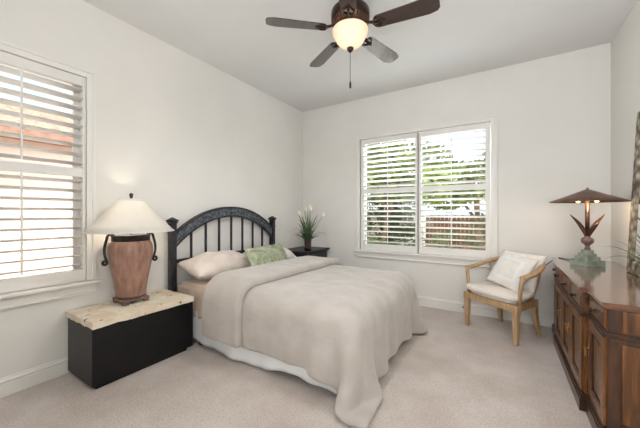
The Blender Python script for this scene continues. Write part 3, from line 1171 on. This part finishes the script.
# ------------------------------------------------------------------ corner nightstand
ns = thing('nightstand', 'small black nightstand with a drawer in the far corner', 'nightstand', (-2.665, 3.80, 0))
MB().box(-0.235, 0.235, -0.30, 0.30, 0.06, 0.675, 0.004).build('body', M['blackwood'], ns)
t = MB().box(-0.25, 0.268, -0.335, 0.335, 0.69, 0.715, 0.006, 3)
t.box(-0.24, 0.25, -0.315, 0.315, 0.675, 0.69, 0.004)
t.build('top', M['blackwood'], ns)
for z0, z1 in ((0.50, 0.655), (0.305, 0.475), (0.11, 0.28)):
    d = MB().box(0.235, 0.252, -0.265, 0.265, z0, z1, 0.005).build('drawer', M['blackwood'], ns)
    MB().lathe([(0.006, 0), (0.008, 0.012), (0.016, 0.018), (0.016, 0.026), (0.004, 0.03)], 14, mtx=Matrix.Translation((0.252, 0, (z0 + z1) / 2)) @ Matrix.Rotation(PI / 2, 4, 'Y')).build('knob', M['iron'], d)
MB().box(0.0, 0.236, -0.306, -0.30, 0.12, 0.62, 0.003).build('side_panel', M['blackwood'], ns)
for sx in (-1, 1):
    for sy in (-1, 1):
        MB().box(sx * 0.2 - 0.03, sx * 0.2 + 0.03, sy * 0.265 - 0.03, sy * 0.265 + 0.03, 0, 0.06).build('foot', M['blackwood'], ns)


def grass_blade(mb, base, az, length, lean, width, droop=0.6, seg=7):
    """curved strap leaf with a V section"""
    pts = []
    d = Vector((math.cos(az), math.sin(az), 0))
    side = Vector((-math.sin(az), math.cos(az), 0))
    p = Vector(base)
    ang = PI / 2 - lean
    rows = []
    for k in range(seg + 1):
        q = k / seg
        w_ = width * (0.55 + 0.9 * q) * (1 - q) ** 0.7 if q < 1 else 0.0004
        nrm = Vector((-math.sin(ang) * d.x, -math.sin(ang) * d.y, math.cos(ang)))
        rows.append([mb.b.verts.new(p - side * w_ / 2), mb.b.verts.new(p - nrm * w_ * 0.18), mb.b.verts.new(p + side * w_ / 2)])
        step = length / seg
        p = p + (d * math.cos(ang) + Vector((0, 0, 1)) * math.sin(ang)) * step
        ang -= droop * 2 * q * 1.4 / seg * (1 + q)
    for a, b in zip(rows, rows[1:]):
        for k in range(2):
            f_ = mb.b.faces.new((a[k], a[k + 1], b[k + 1], b[k]))
            f_.smooth = True


va = thing('flower_vase', 'dark red vase of grassy leaves and cream flowers on the corner nightstand', 'vase', (-2.49, 3.63, 0.716))
MB().lathe([(0.045, 0), (0.052, 0.004), (0.054, 0.05), (0.055, 0.12), (0.056, 0.175), (0.058, 0.18), (0.05, 0.18), (0.048, 0.12), (0.046, 0.02), (0.001, 0.018)], 24).build('vase_body', M['vase'], va)
for k in range(84):
    g = MB()
    az = random.uniform(0, 2 * PI)
    if k < 34:
        grass_blade(g, (random.uniform(-.03, .03), random.uniform(-.03, .03), 0.12), az, random.uniform(0.34, 0.54), random.uniform(0.05, 0.45), random.uniform(0.02, 0.034), random.uniform(0.1, 0.5))
    elif k < 62:
        grass_blade(g, (random.uniform(-.03, .03), random.uniform(-.03, .03), 0.14), az, random.uniform(0.30, 0.46), random.uniform(0.5, 1.0), random.uniform(0.011, 0.017), random.uniform(0.9, 1.5))
    else:
        grass_blade(g, (random.uniform(-.03, .03), random.uniform(-.03, .03), 0.15), az, random.uniform(0.15, 0.24), random.uniform(0.3, 1.0), random.uniform(0.045, 0.07), 0.7)
    g.build('leaf', M['leafdark'] if k % 3 else M['leaf'], va, recalc=False)
for az, ln, lean in ((-0.6, 0.50, 0.22), (2.6, 0.48, 0.16), (0.6, 0.46, 0.52), (1.5, 0.52, 0.08), (-2.2, 0.40, 0.25), (3.9, 0.44, 0.3)):
    tip = Vector((math.cos(az) * math.sin(lean) * ln, math.sin(az) * math.sin(lean) * ln, 0.12 + math.cos(lean) * ln))
    st = MB().tube([(0, 0, 0.12), tip * 0.55 + Vector((0, 0, 0.06)), tip], 0.0028, 6).build('flower_stem', M['leaf'], va)
    fl = MB().lathe([(0.005, -0.012), (0.018, 0.0), (0.026, 0.022), (0.023, 0.042), (0.03, 0.058), (0.01, 0.05), (0.004, 0.025)], 10, c=tip)
    fl.build('flower', M['petal'], st)

# ------------------------------------------------------------------ ceiling fan
FX, FY = -1.045, 2.13
fan = thing('ceiling_fan', 'dark bronze ceiling fan with five walnut blades and a glass bowl light', 'ceiling fan', (FX, FY, 0))
MB().lathe([(0.012, 2.97), (0.05, 2.975), (0.072, 3.0), (0.078, 3.03), (0.078, H)], 32).build('canopy', M['fanmetal'], fan)
MB().lathe([(0.014, 2.93), (0.014, 3.0)], 16).build('downrod', M['fanmetal'], fan)
MB().lathe([(0.05, 2.79), (0.10, 2.792), (0.118, 2.80), (0.15, 2.835), (0.156, 2.855), (0.156, 2.90), (0.148, 2.915), (0.12, 2.93), (0.05, 2.945), (0.02, 2.95)], 48).build('motor_housing', M['fanmetal'], fan)
vr = MB()
for k in range(40):
    a = 2 * PI * k / 40
    m = Matrix.Rotation(a, 4, 'Z') @ Matrix.Translation((0.137, 0, 2.813)) @ Matrix.Rotation(math.radians(-47), 4, 'Y')
    vr.box(-0.021, 0.021, -0.0055, 0.0055, -0.004, 0.004, mtx=m)
vr.build('vent_ring', M['copper'], fan)
MB().lathe([(0.07, 2.765), (0.085, 2.768), (0.09, 2.775), (0.088, 2.79), (0.06, 2.795)], 32).build('switch_housing', M['fanmetal'], fan)
bowlp = [(0.02, 2.615), (0.05, 2.622), (0.085, 2.643), (0.112, 2.675), (0.124, 2.70), (0.128, 2.715), (0.138, 2.727), (0.143, 2.742), (0.143, 2.76), (0.137, 2.766)]
bw = MB()
rings = []
n = 48
for r, z in bowlp:
    rings.append([bw.b.verts.new((r * math.cos(2 * PI * k / n), r * math.sin(2 * PI * k / n), z)) for k in range(n)])
for a, b in zip(rings, rings[1:]):
    for k in range(n):
        fc = bw.b.faces.new((a[k], a[(k + 1) % n], b[(k + 1) % n], b[k]))
        fc.smooth = True
bw.b.faces.new(rings[0][::-1])
bo = bw.build('glass_bowl', M['bowl'], fan)
md = bo.modifiers.new('thick', 'SOLIDIFY')
md.thickness = 0.004
MB().lathe([(0.003, 2.575), (0.008, 2.583), (0.02, 2.592), (0.026, 2.604), (0.028, 2.615), (0.02, 2.62)], 20).build('bowl_finial', M['fanmetal'], fan)
pc = MB().tube([(0.0, 0, 2.58), (0.0, 0, 2.35)], 0.0022, 6)
pco = pc.build('pull_chain', M['black'], fan)
MB().lathe([(0.003, 2.29), (0.008, 2.295), (0.008, 2.33), (0.004, 2.345), (0.002, 2.352)], 10).build('chain_fob', M['fanmetal'], pco)
for a in (0.9, 3.0, 5.1):
    MB().ball((0.07 * math.cos(a), 0.07 * math.sin(a), 2.71), 0.024, 12, (1, 1, 1.2)).build('bulb', M['bulb'], fan)
for k in range(5):
    m = Matrix.Rotation(math.radians(5.0 + 72 * k), 4, 'Z')
    pit = Matrix.Rotation(math.radians(-11), 4, 'X')
    br = MB()
    def tm(p):
        return m @ Vector(p)
    br.tube([tm((0.095, 0, 2.80)), tm((0.14, 0, 2.785)), tm((0.18, 0, 2.772)), tm((0.215, 0, 2.766))], [0.014, 0.011, 0.012, 0.012], 8, flat=(1.5, 0.7))
    base = m @ Matrix.Translation((0, 0, 2.765)) @ pit
    for sg in (-1, 1):
        br.tube([base @ Vector((0.19, 0, -0.006)), base @ Vector((0.205, sg * 0.035, -0.006)), base @ Vector((0.235, sg * 0.042, -0.006)), base @ Vector((0.26, sg * 0.02, -0.006)), base @ Vector((0.28, 0, -0.006))], 0.006, 6)
    br.tube([base @ Vector((0.20, 0, -0.006)), base @ Vector((0.285, 0, -0.006))], 0.008, 6)
    iron = br.build('blade_iron', M['fanmetal'], fan)
    out = []
    pts = [(0.205, -0.045), (0.225, -0.058), (0.60, -0.073), (0.655, -0.06), (0.673, -0.036), (0.673, 0.036), (0.655, 0.06), (0.60, 0.073), (0.225, 0.058), (0.205, 0.045)]
    bd = MB()
    A = [bd.b.verts.new(Vector((x, y, -0.003))) for x, y in pts]
    B = [bd.b.verts.new(Vector((x, y, 0.004))) for x, y in pts]
    bd.b.faces.new(A[::-1])
    bd.b.faces.new(B)
    for q in range(len(pts)):
        bd.b.faces.new((A[q], A[(q + 1) % len(pts)], B[(q + 1) % len(pts)], B[q]))
    bo_ = bd.build('blade', M['blade'], fan)
    bo_.matrix_local = base
fl = light('fan_glow', 'POINT', (0, 0, 2.705), 0.45, (1.0, 0.94, 0.86), shadow_soft_size=0.06)
fl.parent = fan
fl['kind'] = 'helper'
fs_ = light('fan_downlight', 'SPOT', (-0.035, 0.065, 2.572), 40, (0.98, 0.98, 1.0), shadow_soft_size=0.03, spot_size=math.radians(165), spot_blend=0.6)
fs_.parent = fan
fs_['kind'] = 'helper'

# ------------------------------------------------------------------ armchair by the back window
CH = (-0.127, 3.55, 0.0)
CRZ = math.radians(-36.45)
ac = thing('armchair', 'light oak tub armchair with cream seat under the back window', 'armchair', CH, CRZ)
for sx in (-1, 1):
    l = MB()
    l.box(sx * 0.28 - 0.026, sx * 0.28 + 0.026, -0.006, 0.046, 0.0, 0.305, 0.006, taper=0.8)
    l.box(sx * 0.28 - 0.031, sx * 0.28 + 0.031, -0.011, 0.051, 0.30, 0.385, 0.006)
    l.build('leg', M['ash'], ac)
    MB().tube([(sx * 0.21, 0.475, 0.0), (sx * 0.205, 0.452, 0.1), (sx * 0.20, 0.43, 0.22), (sx * 0.20, 0.425, 0.38)], [0.022, 0.025, 0.028, 0.03], 4).build('leg', M['ash'], ac)
fr = MB()
fr.box(-0.25, 0.25, 0.0, 0.03, 0.315, 0.385, 0.005)
fr.box(-0.18, 0.18, 0.415, 0.445, 0.315, 0.385, 0.005)
for sx in (-1, 1):
    a, b = Vector((sx * 0.278, 0.045)), Vector((sx * 0.2, 0.425))
    nrm = Vector((b - a).normalized()).yx * Vector((1, -1)) * 0.014
    fr.prism([tuple(a + nrm), tuple(a - nrm), tuple(b - nrm), tuple(b + nrm)], 'z', 0.315, 0.385)
fr.build('seat_frame', M['ash'], ac)


def hoop(n=48):
    """arm and back rail in one sweep, from the left arm end round the back to the right arm end"""
    pts = []
    for i in range(n + 1):
        q = -1 + 2 * i / n
        a = q * 0.5 * PI
        # sides: straight-ish forward, back: rounded
        x = 0.315 * math.copysign(abs(math.sin(a)) ** 0.72, q)
        y = 0.06 + 0.50 * max(math.cos(a), 0) ** 0.62
        z = 0.652 + 0.125 * max(math.cos(a), 0) ** 0.9
        pts.append(Vector((x, y, z)))
    return pts


hp = hoop()
MB().tube(hp, 0.026, 8, flat=(1.25, 0.8)).build('arm_rail', M['ash'], ac)
for sx in (-1, 1):
    e = Vector((sx * 0.315, 0.06, 0.652))
    MB().tube([(sx * 0.287, 0.05, 0.37), (sx * 0.298, 0.052, 0.50), (sx * 0.31, 0.052, 0.60), (e.x - sx * 0.002, e.y + 0.004, e.z + 0.004)], [0.019, 0.018, 0.019, 0.02], 8).build('arm_post', M['ash'], ac)
for k in range(9):
    i = 8 + k * 4
    p = hp[i]
    q = 0.70
    bx, by = p.x * 0.72, 0.15 + (p.y - 0.15) * 0.82
    MB().tube([(bx, min(by, 0.43), 0.37), ((bx + p.x) / 2 * 1.02, (min(by, 0.43) + p.y) / 2 + 0.006, 0.54), (p.x, p.y, p.z)], 0.011, 6, flat=(1.5, 0.7)).build('back_spindle', M['ash'], ac)
# fixed thin upholstered pad and loose seat cushion


def seat_poly(grow):
    pts = []
    for sx, sy in ((-1, 0), (1, 0)):
        pass
    outl = [(-0.285 - grow, 0.0 - grow), (-0.10, -0.022 - grow), (0.10, -0.022 - grow), (0.285 + grow, 0.0 - grow), (0.25 + grow, 0.26), (0.19 + grow, 0.41 + grow), (0.0, 0.43 + grow), (-0.19 - grow, 0.41 + grow), (-0.25 - grow, 0.26)]
    return outl


def cushion_mesh(outl, z0, z1, rings=5, bulge=0.02):
    """plump slab with rounded sides from an outline"""
    # densify outline
    P = []
    n = len(outl)
    for i in range(n):
        a, b_ = Vector(outl[i]), Vector(outl[(i + 1) % n])
        for k in range(4):
            P.append(a.lerp(b_, k / 4))
    for _ in range(3):
        P = [(P[i - 1] + P[i] * 2 + P[(i + 1) % len(P)]) / 4 for i in range(len(P))]
    c = sum(P, Vector((0, 0))) / len(P)
    mb = MB()
    prof = []
    zc = (z0 + z1) / 2
    hh = (z1 - z0) / 2
    layers = [(0.0, z0), (0.6, z0), (0.93, z0 + 0.1 * hh)]
    for k in range(rings + 1):
        a = -PI / 2 + PI * k / rings
        layers.append((0.96 + 0.04 * math.cos(a), zc + hh * 0.85 * math.sin(a)))
    layers += [(0.9, z1 - 0.04 * hh), (0.65, z1 + bulge * 0.6), (0.3, z1 + bulge), (0.0, z1 + bulge)]
    rows = []
    for s_, z in layers:
        if s_ == 0:
            rows.append([mb.b.verts.new((c.x, c.y, z))])
        else:
            rows.append([mb.b.verts.new((c.x + (p.x - c.x) * s_, c.y + (p.y - c.y) * s_, z)) for p in P])
    m_ = len(P)
    for a, b_ in zip(rows, rows[1:]):
        for k in range(m_):
            if len(a) == 1:
                f_ = mb.b.faces.new((a[0], b_[(k + 1) % m_], b_[k]))
            elif len(b_) == 1:
                f_ = mb.b.faces.new((a[k], a[(k + 1) % m_], b_[0]))
            else:
                f_ = mb.b.faces.new((a[k], a[(k + 1) % m_], b_[(k + 1) % m_], b_[k]))
            f_.smooth = True
    return mb


cushion_mesh(seat_poly(-0.012), 0.385, 0.418, bulge=0.0).build('seat_pad', M['seat'], ac)
sc_ = cushion_mesh(seat_poly(0.03), 0.42, 0.478, bulge=0.014).build('seat_cushion', M['seat'])
sc_.location = CH
sc_.rotation_euler = (0, 0, CRZ)
tag(sc_, 'cream loose seat cushion on the oak armchair', 'cushion')


def chair_pt(x, y, z):
    v = Matrix.Rotation(CRZ, 3, 'Z') @ Vector((x, y, z))
    return Vector(CH) + v


tp2 = pillow('throw_pillow', 0.41, 0.41, 0.13, M['cushion'], chair_pt(0.065, 0.40, 0.662), lean_rot(CRZ + 0.0, math.radians(66), -0.04), pinch=0.05, crumple=0.006, seed=3)
tag(tp2, 'plain beige throw pillow tucked behind the white one on the armchair', 'pillow')
tp = pillow('throw_pillow', 0.40, 0.40, 0.13, M['cushion'], chair_pt(0.06, 0.262, 0.668), lean_rot(CRZ + 0.03, math.radians(60), -0.2), pinch=0.05, crumple=0.004, seed=2)
tag(tp, 'off-white throw pillow with an embroidered square, front of the two on the armchair', 'pillow')
# embroidered square band laid on the pillow face
vs, fs = [], []


def face_z(x, y, w_=0.40, t_=0.13, power=2.4, pinch=0.05):
    u, v = x / (w_ / 2), y / (w_ / 2)
    e = max(0.0, (1 - abs(u) ** power)) * max(0.0, (1 - abs(v) ** power))
    nz_ = noise.noise(Vector((x * 6 + 2, y * 6, 3.0))) + 0.5 * noise.noise(Vector((x * 14 + 2, y * 14, 5.0)))
    return t_ / 2 * e ** 0.55 + 0.004 * nz_ * e ** 0.4 + 0.0035


for (h0, h1) in ((0.098, 0.122), (0.13, 0.136)):
    n = 24
    ring = []
    for side in range(4):
        for k in range(n):
            q = -1 + 2 * k / n
            for hh in (h0, h1):
                x, y = q * hh, -hh
                for _ in range(side):
                    x, y = -y, x
                ring.append((x, y, face_z(x, y)))
    o_ = len(vs)
    vs += ring
    m_ = 4 * n
    for k in range(m_):
        a = o_ + 2 * k
        b_ = o_ + 2 * ((k + 1) % m_)
        fs.append((a, a + 1, b_ + 1, b_))
py_mesh('embroidered_border', vs, fs, M['cushion_white'], tp)

ds = thing('door_stop', 'small metal spring door stop on the back baseboard beside the armchair', 'door stop', (-0.43, YB - 0.019, 0.07))
sp_ = []
for k in range(60):
    a = k * 0.9
    sp_.append((0.008 * math.cos(a), -0.004 - 0.055 * k / 60, 0.008 * math.sin(a)))
MB().tube(sp_, 0.002, 5).build('spring', M['brass'], ds)
MB().lathe([(0.011, 0), (0.012, 0.012), (0.008, 0.016)], 12, mtx=Matrix.Translation((0, -0.058, 0)) @ Matrix.Rotation(PI / 2, 4, 'X')).build('rubber_tip', M['cushion_white'], ds)
MB().lathe([(0.014, 0), (0.012, 0.005), (0.004, 0.006)], 12, mtx=Matrix.Rotation(PI / 2, 4, 'X')).build('mount', M['brass'], ds)

# ------------------------------------------------------------------ sideboard along the right wall (breakfront)
sb = thing('sideboard', 'long walnut breakfront sideboard with glossy top along the right wall', 'sideboard', (0, 0, 0))
SY0, SY1, SY2, SY3 = 2.17, 2.53, 3.64, 3.985      # near wing, centre, far wing
XC, XW, XB = 0.452, 0.482, 0.945                  # front planes of centre and wings, back
body = MB()
body.box(XW, XB, SY0, SY3, 0.10, 0.765).box(XC, XB, SY1, SY2, 0.10, 0.765)
body.build('body', M['walnut'], sb)
# plinth with moulding
pl = MB()
def plan(g):
    """outline of the breakfront grown by g"""
    return [(XB, SY0 - g), (XW - g, SY0 - g), (XW - g, SY1 - g), (XC - g, SY1 - g), (XC - g, SY2 + g), (XW - g, SY2 + g), (XW - g, SY3 + g), (XB, SY3 + g)]


pl.prism(plan(0.03), 'z', 0, 0.075).prism(plan(0.022), 'z', 0.075, 0.09).prism(plan(0.012), 'z', 0.09, 0.104)
pl.build('plinth', M['walnut_dark'], sb)
tp_ = MB()
tp_.prism(plan(0.03), 'z', 0.781, 0.80)
tp_.prism(plan(0.022), 'z', 0.773, 0.782).prism(plan(0.012), 'z', 0.763, 0.774)
to = tp_.build('top', M['walnut_top'], sb)
# frieze mouldings below the drawers
fm = MB()
fm.prism(plan(0.012), 'z', 0.607, 0.618).prism(plan(0.02), 'z', 0.618, 0.63).prism(plan(0.008), 'z', 0.63, 0.638)
fm.build('waist_moulding', M['walnut_dark'], sb)


def knob_m(x, y, z):
    return Matrix.Translation((x, y, z)) @ Matrix.Rotation(-PI / 2, 4, 'Y')


def front(y0, y1, x):
    g = 0.012
    d = MB().box(x - 0.01, x + 0.004, y0 + g, y1 - g, 0.65, 0.75, 0.004)
    d.box(x - 0.014, x - 0.008, y0 + g + 0.018, y1 - g - 0.018, 0.668, 0.732, 0.004)
    do = d.build('drawer', M['walnut'], sb)
    ym = (y0 + y1) / 2
    MB().lathe([(0.016, 0), (0.014, 0.004), (0.006, 0.007), (0.006, 0.016), (0.014, 0.022), (0.015, 0.028), (0.006, 0.034)], 16, mtx=knob_m(x - 0.012, ym, 0.70)).build('knob', M['iron'], do)


def door(y0, y1, x, handle_y):
    g = 0.012
    z0, z1 = 0.115, 0.60
    st = 0.055
    d = MB()
    a, b_ = y0 + g, y1 - g
    d.box(x - 0.016, x + 0.004, a, a + st, z0, z1, 0.003).box(x - 0.016, x + 0.004, b_ - st, b_, z0, z1, 0.003)
    d.box(x - 0.016, x + 0.004, a + st, b_ - st, z0, z0 + st, 0.003).box(x - 0.016, x + 0.004, a + st, b_ - st, z1 - st, z1, 0.003)
    do = d.build('door', M['walnut'], sb)
    # recessed moulding then raised field
    mo = MB()
    for (u0, u1, v0, v1) in ((a + st, a + st + 0.012, z0 + st, z1 - st), (b_ - st - 0.012, b_ - st, z0 + st, z1 - st),
                             (a + st, b_ - st, z0 + st, z0 + st + 0.012), (a + st, b_ - st, z1 - st - 0.012, z1 - st)):
        mo.box(x - 0.011, x + 0.003, u0, u1, v0, v1, 0.003)
    mo.build('door_moulding', M['walnut_dark'], do)
    MB().box(x - 0.006, x + 0.003, a + st + 0.03, b_ - st - 0.03, z0 + st + 0.03, z1 - st - 0.03, 0.005).build('raised_panel', M['walnut'], do)
    h = MB()
    h.lathe([(0.012, 0), (0.011, 0.004), (0.004, 0.006), (0.004, 0.014), (0.009, 0.018), (0.009, 0.023), (0.003, 0.027)], 12, mtx=knob_m(x - 0.016, handle_y, 0.42))
    h.box(x - 0.0195, x - 0.016, handle_y - 0.008, handle_y + 0.008, 0.36, 0.44, 0.002)
    h.tube([(x - 0.034, handle_y + 0.014 * math.sin(2 * PI * k / 16), 0.392 + 0.022 * math.cos(2 * PI * k / 16)) for k in range(17)], 0.0032, 6)
    h.build('handle', M['brass'], do)


cw_ = (SY2 - SY1) / 3
for k in range(3):
    y0 = SY1 + k * cw_
    front(y0, y0 + cw_, XC)
    door(y0, y0 + cw_, XC, (y0 + cw_ - 0.035) if k == 0 else (y0 + 0.035))
front(SY0, SY1 - 0.01, XW)
door(SY0, SY1 - 0.01, XW, SY1 - 0.05)
front(SY2 + 0.01, SY3, XW)
door(SY2 + 0.01, SY3, XW, SY2 + 0.05)
# near end: framed panel
ep = MB()
ep.box(XW, XW + 0.05, SY0 - 0.014, SY0 + 0.002, 0.104, 0.605, 0.002).box(XB - 0.05, XB, SY0 - 0.014, SY0 + 0.002, 0.104, 0.605, 0.002)
ep.box(XW + 0.05, XB - 0.05, SY0 - 0.014, SY0 + 0.002, 0.104, 0.15, 0.002).box(XW + 0.05, XB - 0.05, SY0 - 0.014, SY0 + 0.002, 0.585, 0.605, 0.002)
ep.box(XW, XW + 0.05, SY0 - 0.014, SY0 + 0.002, 0.64, 0.762, 0.002)
ep.build('end_frame', M['walnut_dark'], sb)
e2 = MB().box(XW + 0.056, XB - 0.056, SY0 - 0.008, SY0 + 0.002, 0.156, 0.58, 0.003)
e2.box(XW + 0.056, XB - 0.01, SY0 - 0.008, SY0 + 0.002, 0.645, 0.758, 0.003)
e2.build('end_panel', M['walnut'], sb)
# carved bracket at each break of the front
for y, s_ in ((SY1 - 0.012, -1), (SY2 + 0.012, 1)):
    c = MB()
    c.tube([(XW - 0.002, y, 0.755), (XW - 0.02, y, 0.745), (XW - 0.022, y, 0.72), (XW - 0.012, y, 0.69), (XW - 0.006, y, 0.65)], [0.012, 0.014, 0.013, 0.011, 0.007], 8)
    c.build('corbel', M['walnut_dark'], sb)

# ------------------------------------------------------------------ verdigris lamp on the sideboard
vl = thing('bronze_lamp', 'verdigris leaf lamp with a wide flat copper shade on the sideboard', 'lamp', (0.665, 3.60, 0.8005))
bm_ = MB()
hexr = math.radians(18)
for r, z0, z1, n in ((0.138, 0, 0.042, 6), (0.102, 0.042, 0.078, 6), (0.074, 0.078, 0.105, 6), (0.045, 0.105, 0.14, 12)):
    A = [(r * math.cos(hexr + 2 * PI * k / n), r * math.sin(hexr + 2 * PI * k / n)) for k in range(n)]
    bm_.prism(A, 'z', z0, z1)
bmesh.ops.bevel(bm_.b, geom=list(bm_.b.edges), offset=0.003, segments=2, affect='EDGES')
bm_.build('stepped_base', M['verdigris'], vl)
MB().lathe([(0.02, 0.138), (0.024, 0.15), (0.016, 0.17), (0.02, 0.185), (0.042, 0.205), (0.048, 0.225), (0.042, 0.245), (0.02, 0.262), (0.014, 0.275)], 24).build('ball', M['footbronze'], vl)
MB().tube([(0, 0, 0.27), (0, 0, 0.66)], 0.017, 12).build('stem', M['copper'], vl)
for az, L in ((math.radians(32), 0.36), (math.radians(212), 0.36), (math.radians(122), 0.28), (math.radians(302), 0.24)):
    lf = MB()
    rows = []
    for k in range(11):
        q = k / 10
        rr = 0.012 + 0.145 * q ** 1.6 * (L / 0.36)
        z = 0.265 + L * 0.62 * q - 0.02 * q * q
        wd = 0.05 * math.sin(PI * (0.08 + 0.92 * q)) ** 0.8 + 0.002
        d = Vector((math.cos(az), math.sin(az), 0))
        s_ = Vector((-math.sin(az), math.cos(az), 0))
        c = d * rr + Vector((0, 0, z))
        rows.append([lf.b.verts.new(c - s_ * wd / 2 + d * 0.006), lf.b.verts.new(c - d * 0.004), lf.b.verts.new(c + s_ * wd / 2 + d * 0.006)])
    for a, b_ in zip(rows, rows[1:]):
        for k in range(2):
            f_ = lf.b.faces.new((a[k], a[k + 1], b_[k + 1], b_[k]))
            f_.smooth = True
    lo = lf.build('metal_leaf', M['copper'], vl)
    md = lo.modifiers.new('thick', 'SOLIDIFY')
    md.thickness = 0.003
ss_ = MB()
n = 64
rings = []
for r, z in ((0.282, 0.583), (0.278, 0.59), (0.20, 0.621), (0.11, 0.658), (0.014, 0.70)):
    rings.append([ss_.b.verts.new((r * math.cos(2 * PI * k / n), r * math.sin(2 * PI * k / n), z)) for k in range(n)])
for a, b_ in zip(rings, rings[1:]):
    for k in range(n):
        f_ = ss_.b.faces.new((a[k], a[(k + 1) % n], b_[(k + 1) % n], b_[k]))
        f_.smooth = True
ss_.b.faces.new(rings[-1])
so = ss_.build('lamp_shade', M['copper'], vl)
md = so.modifiers.new('thick', 'SOLIDIFY')
md.thickness = 0.003
MB().lathe([(0.01, 0.70), (0.012, 0.708), (0.005, 0.716), (0.002, 0.72)], 12).build('finial', M['verdigris'], vl)
for a in (2.6, 5.7):
    MB().ball((0.07 * math.cos(a), 0.07 * math.sin(a), 0.60), 0.02, 12, (1, 1, 1.2)).build('bulb', M['bulb'], vl)
vg = light('bronze_lamp_glow', 'POINT', (0.0, -0.09, 0.575), 3.2, (1.0, 0.82, 0.6), shadow_soft_size=0.03)
vg.parent = vl
vg['kind'] = 'helper'
# its flex, over the far end of the sideboard down to the wall
cord = [(-0.05, 0.14, 0.006), (-0.10, 0.28, 0.006), (-0.15, 0.40, 0.004), (-0.20, 0.424, -0.03), (-0.27, 0.45, -0.10), (-0.36, 0.50, -0.20), (-0.42, 0.53, -0.35), (-0.44, 0.545, -0.5)]
MB().tube(cord, 0.004, 6).build('power_cord', M['black'], vl)

# ------------------------------------------------------------------ potted plant and leaning carved frame
pp = thing('potted_plant', 'spiky green plant in a dark pot at the right end of the sideboard', 'plant', (0.862, 2.78, 0.8005))
MB().lathe([(0.05, 0), (0.062, 0.006), (0.074, 0.06), (0.08, 0.11), (0.084, 0.12), (0.076, 0.12), (0.07, 0.10), (0.002, 0.098)], 28).build('pot', M['pot'], pp)
MB().lathe([(0.07, 0.09), (0.07, 0.104), (0.002, 0.106)], 20).build('soil', M['soil'], pp)
for k in range(44):
    g = MB()
    az = random.uniform(0, 2 * PI)
    inward = az < math.radians(118) or az > math.radians(318)       # towards the wall and the frame: stay short and upright
    if inward:
        grass_blade(g, (random.uniform(-.02, .02), random.uniform(-.02, .02), 0.1), az, random.uniform(0.1, 0.2), random.uniform(0.0, 0.15), random.uniform(0.014, 0.02), 0.1)
    else:
        grass_blade(g, (random.uniform(-.02, .02), random.uniform(-.02, .02), 0.1), az, random.uniform(0.2, 0.34), random.uniform(0.2, 1.1), random.uniform(0.02, 0.03), random.uniform(0.3, 0.9))
    for v in g.b.verts:
        v.co.x = min(v.co.x, 0.078)
    g.build('leaf', M['leafdark'] if k % 2 else M['leaf'], pp, recalc=False)

lf_ = thing('leaning_frame', 'tall carved grey wood frame leaning on the right wall behind the plant', 'frame', (0.875, 3.39, 0.8005), 0)
lf_.rotation_euler = (0, math.radians(2.75), 0)
FH, FW, FB = 1.30, 0.40, 0.10
# local: y towards the camera is negative, x into the wall
for nm, y0, y1, z0, z1 in (('side_rail', -FB, 0, 0, FH), ('side_rail', -FW, -FW + FB, 0, FH), ('bottom_rail', -FW + FB, -FB, 0, FB), ('top_rail', -FW + FB, -FB, FH - FB, FH)):
    MB().box(-0.010, 0.012, y0, y1, z0, z1, 0.01, 3).build(nm, M['carved_grey'], lf_)
MB().box(0.002, 0.010, -FW + FB - 0.005, -FB + 0.005, FB - 0.005, FH - FB + 0.005).build('mirror_pane', M['mirror'], lf_)
